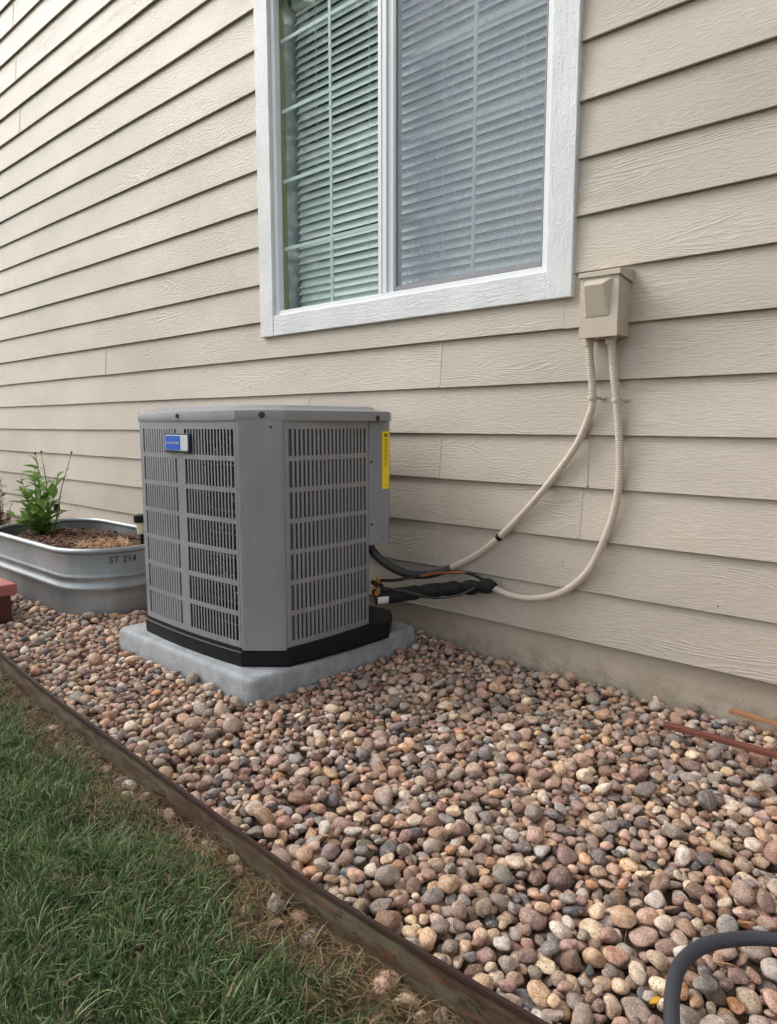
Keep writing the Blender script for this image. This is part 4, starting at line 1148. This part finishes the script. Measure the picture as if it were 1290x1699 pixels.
# stray stones on the lawn side of the edging
for (x, y, L) in [(-0.846, -1.462, 0.024), (-0.685, -1.446, 0.027), (-0.635, -1.452, 0.024), (-0.954, -1.45, 0.027), (-0.92, -1.482, 0.016), (-0.987, -1.50, 0.012), (-1.086, -1.446, 0.02), (-0.905, -1.438, 0.02),
                  (-0.575, -1.44, 0.018), (-0.60, -1.46, 0.014), (-1.018, -1.738, 0.013), (-1.385, -1.424, 0.024), (-1.911, -1.447, 0.02), (-1.30, -1.43, 0.018), (-1.21, -1.432, 0.02), (-1.18, -1.45, 0.022), (-1.25, -1.45, 0.016),
                  (-1.62, -1.415, 0.022), (-1.70, -1.42, 0.02), (-1.56, -1.425, 0.024), (-1.78, -1.41, 0.018), (-2.05, -1.41, 0.02), (-1.48, -1.43, 0.02), (-1.52, -1.45, 0.018), (-1.66, -1.44, 0.016), (-2.2, -1.40, 0.02), (-1.13, -1.425, 0.018), (-0.50, -1.445, 0.02), (-1.85, -1.42, 0.018)]:
    z = float(lawn_z(np.array(x), np.array(y))) + L * 0.06
    st_ = pebble_object((x, y, z, L, L * 0.78, L * 0.6, rotm(rng.uniform(0, 6.28), rng.normal(0, 0.2), rng.normal(0, 0.2))), lawn, 'stone')
    st_.color = (*[0.6 * c_ + 0.4 * d_ for c_, d_ in zip(st_.color[:3], lin(120, 100, 78))], 1)

# ------------------------------------------------------------------ grass
NB = 190000
bxs = rng.uniform(-3.6, -0.05, NB); bys = rng.uniform(-2.35, -1.30, NB)
dist = edge_y(bxs) - bys
patch = vnoise(bxs * 7, bys * 7); fine_n = vnoise(bxs * 22 + 5, bys * 22)
bare = np.exp(-(((bxs + 0.90) / 0.12) ** 2 + ((bys + 1.53) / 0.05) ** 2)) + np.exp(-(((bxs + 0.62) / 0.16) ** 2 + ((bys + 1.50) / 0.05) ** 2)) * 0.8
dens = np.clip((dist - 0.010) / 0.12, 0.0, 1) * (0.5 + 0.8 * patch) - 0.75 * bare
dens = np.clip(dens, 0.02, 1)
keepm = (dist > 0.008) & (rng.uniform(0, 1, NB) < dens)
bxs, bys, dist, patch, fine_n = bxs[keepm], bys[keepm], dist[keepm], patch[keepm], fine_n[keepm]
n = len(bxs)
tuft = vnoise(bxs * 15 + 31, bys * 15 + 4)
H = (0.023 + 0.025 * tuft) * rng.uniform(0.55, 1.25, n) * np.clip(0.55 + dist / 0.28, 0.55, 1)
yaw = vnoise(bxs * 10 + 50, bys * 10) * 12.0 + rng.normal(0, 1.3, n)
lean = np.abs(rng.normal(0.75, 0.45, n)); W = rng.uniform(0.0007, 0.0018, n)
zb = lawn_z(bxs, bys) - 0.003
dirx, diry = np.cos(yaw), np.sin(yaw); sx, sy = -diry, dirx
ts = [0, 0.38, 0.72, 1.0]; ws = [1.0, 0.95, 0.65, 0.0]
rows = []
for t, w_ in zip(ts, ws):
    fwd = H * lean * t ** 1.8; up = H * t * np.clip(1 - 0.32 * lean * t, 0.25, 1)
    cxx, cyy, czz = bxs + dirx * fwd, bys + diry * fwd, zb + up
    if w_ > 0: rows.append(np.stack([cxx - sx * W * w_, cyy - sy * W * w_, czz], 1)); rows.append(np.stack([cxx + sx * W * w_, cyy + sy * W * w_, czz], 1))
    else: rows.append(np.stack([cxx, cyy, czz], 1))
GV = np.stack(rows, 1).reshape(-1, 3)             # 7 verts a blade
b7 = np.arange(n)[:, None] * 7
tri = np.array([[0, 1, 3], [0, 3, 2], [2, 3, 5], [2, 5, 4], [4, 5, 6]])
GF = (b7[:, :, None] + tri[None]).reshape(-1, 3)
g0, g1, g2, dry = (np.array(lin(*c)) for c in ((50, 74, 40), (88, 116, 62), (144, 160, 112), (160, 144, 108)))
mixv = np.clip(0.25 + 0.5 * patch + rng.normal(0, 0.25, n), 0, 1)[:, None]
gc = g0 * (1 - mixv) + g1 * mixv
hl = (rng.uniform(0, 1, n) < 0.22)[:, None]; gc = np.where(hl, g2, gc)
pdry = np.clip(0.72 - dist / 0.18 - 0.4 * (patch - 0.5), 0.04, 0.8) + 0.10 * (fine_n > 0.62)
isd = (rng.uniform(0, 1, n) < pdry)[:, None]; gc = np.where(isd, dry * rng.uniform(0.5, 1.1, (n, 1)), gc)
gm = fast_mesh('grass', GV, GF, np.repeat(gc, 7, axis=0), M['grass'])
tag(link_mesh('grass', gm), 'short green lawn grass with dry straw blades near the edging', 'grass', kind='stuff')
# dry thatch lying along the edging
nt = 6500
tx = rng.uniform(-3.2, -0.1, nt); ty = edge_y(tx) - 0.008 - np.abs(rng.normal(0, 0.09, nt))
L = rng.uniform(0.012, 0.05, nt); yw = rng.uniform(0, 6.28, nt); tz = lawn_z(tx, ty) + rng.uniform(0.001, 0.014, nt); el = rng.normal(0.05, 0.22, nt); w_ = rng.uniform(0.0006, 0.0013, nt)
ux, uy, uz = np.cos(yw) * L, np.sin(yw) * L, np.sin(el) * L
vx, vy = -np.sin(yw) * w_, np.cos(yw) * w_
TV = np.stack([np.stack([tx - vx, ty - vy, tz], 1), np.stack([tx + vx, ty + vy, tz], 1), np.stack([tx + ux * .5 + vx, ty + uy * .5 + vy, tz + uz * .5 + .004], 1), np.stack([tx + ux * .5 - vx, ty + uy * .5 - vy, tz + uz * .5 + .004], 1), np.stack([tx + ux, ty + uy, tz + uz], 1)], 1).reshape(-1, 3)
okb = np.repeat((edge_y(tx + ux) - ty - uy > 0.004), 5)
b5 = np.arange(nt)[:, None] * 5
TF = (b5[:, :, None] + np.array([[0, 1, 2], [0, 2, 3], [3, 2, 4]])[None]).reshape(-1, 3)
TF = TF[okb[TF[:, 0]]]
tc = np.array(lin(150, 126, 92)) * rng.uniform(0.3, 1.1, (nt, 1))
th_me = fast_mesh('dry_thatch', TV, TF, np.repeat(tc, 5, axis=0), M['grass'])
tag(link_mesh('dry_thatch', th_me), 'dry straw thatch lying along the lawn side of the edging', 'thatch', kind='stuff')

# ------------------------------------------------------------------ small things on the pebbles
def bar_on(p0, p1, w_, h_, mat, name, label, cat, lift0=0.0, lift1=0.0):
    p0, p1 = Vector(p0), Vector(p1)
    d = (p1 - p0); L = d.length; d.normalize(); s = Vector((0, 0, 1)).cross(d).normalized(); u = d.cross(s)
    rings = []
    for i, t in enumerate(np.linspace(0, 1, 9)):
        c = p0 + d * (L * t) + s * (0.003 * math.sin(t * 5)); ww = w_ * (1 + 0.06 * math.sin(t * 17))
        rings.append([tuple(c - s * ww / 2), tuple(c + s * ww / 2), tuple(c + s * ww / 2 + u * h_), tuple(c - s * ww / 2 + u * h_)])
    o = MB().loft(rings, True, True, False).build(name, M[mat], bevel=0.0015, seg=1)
    return tag(o, label, cat)
bar_on((-0.668, -0.281, 0.022), (-0.05, -0.27, 0.020), 0.020, 0.014, 'rust_strip', 'wood_strip', 'long red brown wooden strip lying on the pebbles at right', 'wood strip')
bar_on((-0.563, -0.040, 0.018), (-0.10, -0.085, 0.016), 0.018, 0.012, 'orange_wood', 'wood_stake', 'short orange wooden stake against the foundation at right edge', 'wood stake')
HO = [(-0.20, -1.50, 0.022), (-0.255, -1.36, 0.03), (-0.291, -1.276, 0.034), (-0.309, -1.222, 0.036), (-0.317, -1.170, 0.038), (-0.308, -1.114, 0.038), (-0.280, -1.064, 0.038), (-0.219, -1.008, 0.038), (-0.10, -0.955, 0.036), (0.08, -0.93, 0.034), (0.3, -0.98, 0.032)]
HO = [(x, y, max(z, (surf_max(x, y) if y > -1.4 else 0) + 0.009)) for x, y, z in HO[1:]]
ho = MB().tube(HO, 0.0112, 18, step=0.008).build('hose', M['hose'])
tag(ho, 'thick dark grey hose curving over the pebbles in the lower right corner', 'hose')
ys = MB(); ys.loft([[(-0.3285 - 0.001 * i, -1.262 + 0.007 * i, 0.030 - 0.002 * i), (-0.3185 - 0.001 * i, -1.258 + 0.007 * i, 0.034 - 0.002 * i), (-0.3185 - 0.001 * i, -1.258 + 0.007 * i, 0.032 - 0.002 * i), (-0.3285 - 0.001 * i, -1.262 + 0.007 * i, 0.028 - 0.002 * i)] for i in range(4)], True, True, False)
tag(ys.build('yellow_scrap', M['yellow_scrap']), 'small yellow plastic scrap beside the grey hose', 'scrap')

# ------------------------------------------------------------------ tree mirrored in the window glass
tree = empty('yard_tree', (-11.0, -8.4, -0.07), 'leafy yard tree seen only as a reflection in the window glass', 'tree')
keep(MB().tube([(-11, -8.4, -0.1), (-11.05, -8.4, 2.5), (-10.9, -8.3, 5.5), (-11.0, -8.4, 10.5)], (0.24, 0.06), 10, step=0.5).build('trunk', M['bark']), tree)
lb = MB(); tr_ = random.Random(21)
tips = []
for i in range(24):
    a = i * 2.4; z0_ = 0.8 + i * 0.36; r_ = tr_.uniform(1.8, 3.2) * (1 - 0.026 * i)
    b_ = (-11, -8.4, z0_); e_ = (-11 + r_ * math.cos(a), -8.4 + r_ * math.sin(a), z0_ + tr_.uniform(1.0, 2.2))
    lb.tube([b_, ((b_[0] + e_[0]) / 2, (b_[1] + e_[1]) / 2, (b_[2] + e_[2]) / 2 + 0.2), e_], (0.07, 0.02), 6, step=0.5); tips.append(e_); tips.append(((b_[0] + 2 * e_[0]) / 3, (b_[1] + 2 * e_[1]) / 3, (b_[2] + 2 * e_[2]) / 3))
keep(lb.build('limbs', M['bark']), tree)
NL = 25000
tp_ = np.array(tips)[rng.integers(0, len(tips), NL)] + rng.normal(0, 0.55, (NL, 3))
uu = rng.normal(0, 1, (NL, 3)); uu /= np.linalg.norm(uu, axis=1)[:, None]; ww = np.cross(uu, rng.normal(0, 1, (NL, 3))); ww /= np.linalg.norm(ww, axis=1)[:, None]
uu *= rng.uniform(0.055, 0.09, (NL, 1)); ww *= 0.042
LV = np.stack([tp_ - uu, tp_ + ww, tp_ + uu, tp_ - ww], 1).reshape(-1, 3); LF = np.arange(NL * 4).reshape(-1, 4)
cm = fast_mesh('crown', LV, LF, np.tile(np.array(lin(70, 92, 46)), (NL * 4, 1)), M['grass'], False)
keep(tag(link_mesh('crown', cm), kind='stuff'), tree)

# ------------------------------------------------------------------ dry bits caught between the pebbles
tw = MB(); w_r = random.Random(31)
for i in range(170):
    x = w_r.uniform(-2.6, 0.2); y = w_r.uniform(-1.38, -0.03)
    z = surf(x, y)
    if hm[min(NX - 1, max(0, int((x - GX0) / CELL))), min(NY - 1, max(0, int((y - GY0) / CELL)))] > 1: continue
    L_ = w_r.uniform(0.015, 0.05) if i % 12 else w_r.uniform(0.06, 0.10); a = w_r.uniform(0, 6.28)
    x2, y2 = x + L_ * math.cos(a), y + L_ * math.sin(a); z2 = surf(x2, y2)
    if y2 > 0 or y2 < edge_y(x2) + 0.01: continue
    tw.tube([(x, y, z + 0.002), ((x + x2) / 2, (y + y2) / 2, max(z, z2) + 0.005), (x2, y2, z2 + 0.002)], (w_r.uniform(0.0006, 0.0015), 0.0005), 5, step=0.02)
tag(tw.build('dry_litter', M['straw']), 'dry stems and grass bits caught between the pebbles', 'litter', kind='stuff')
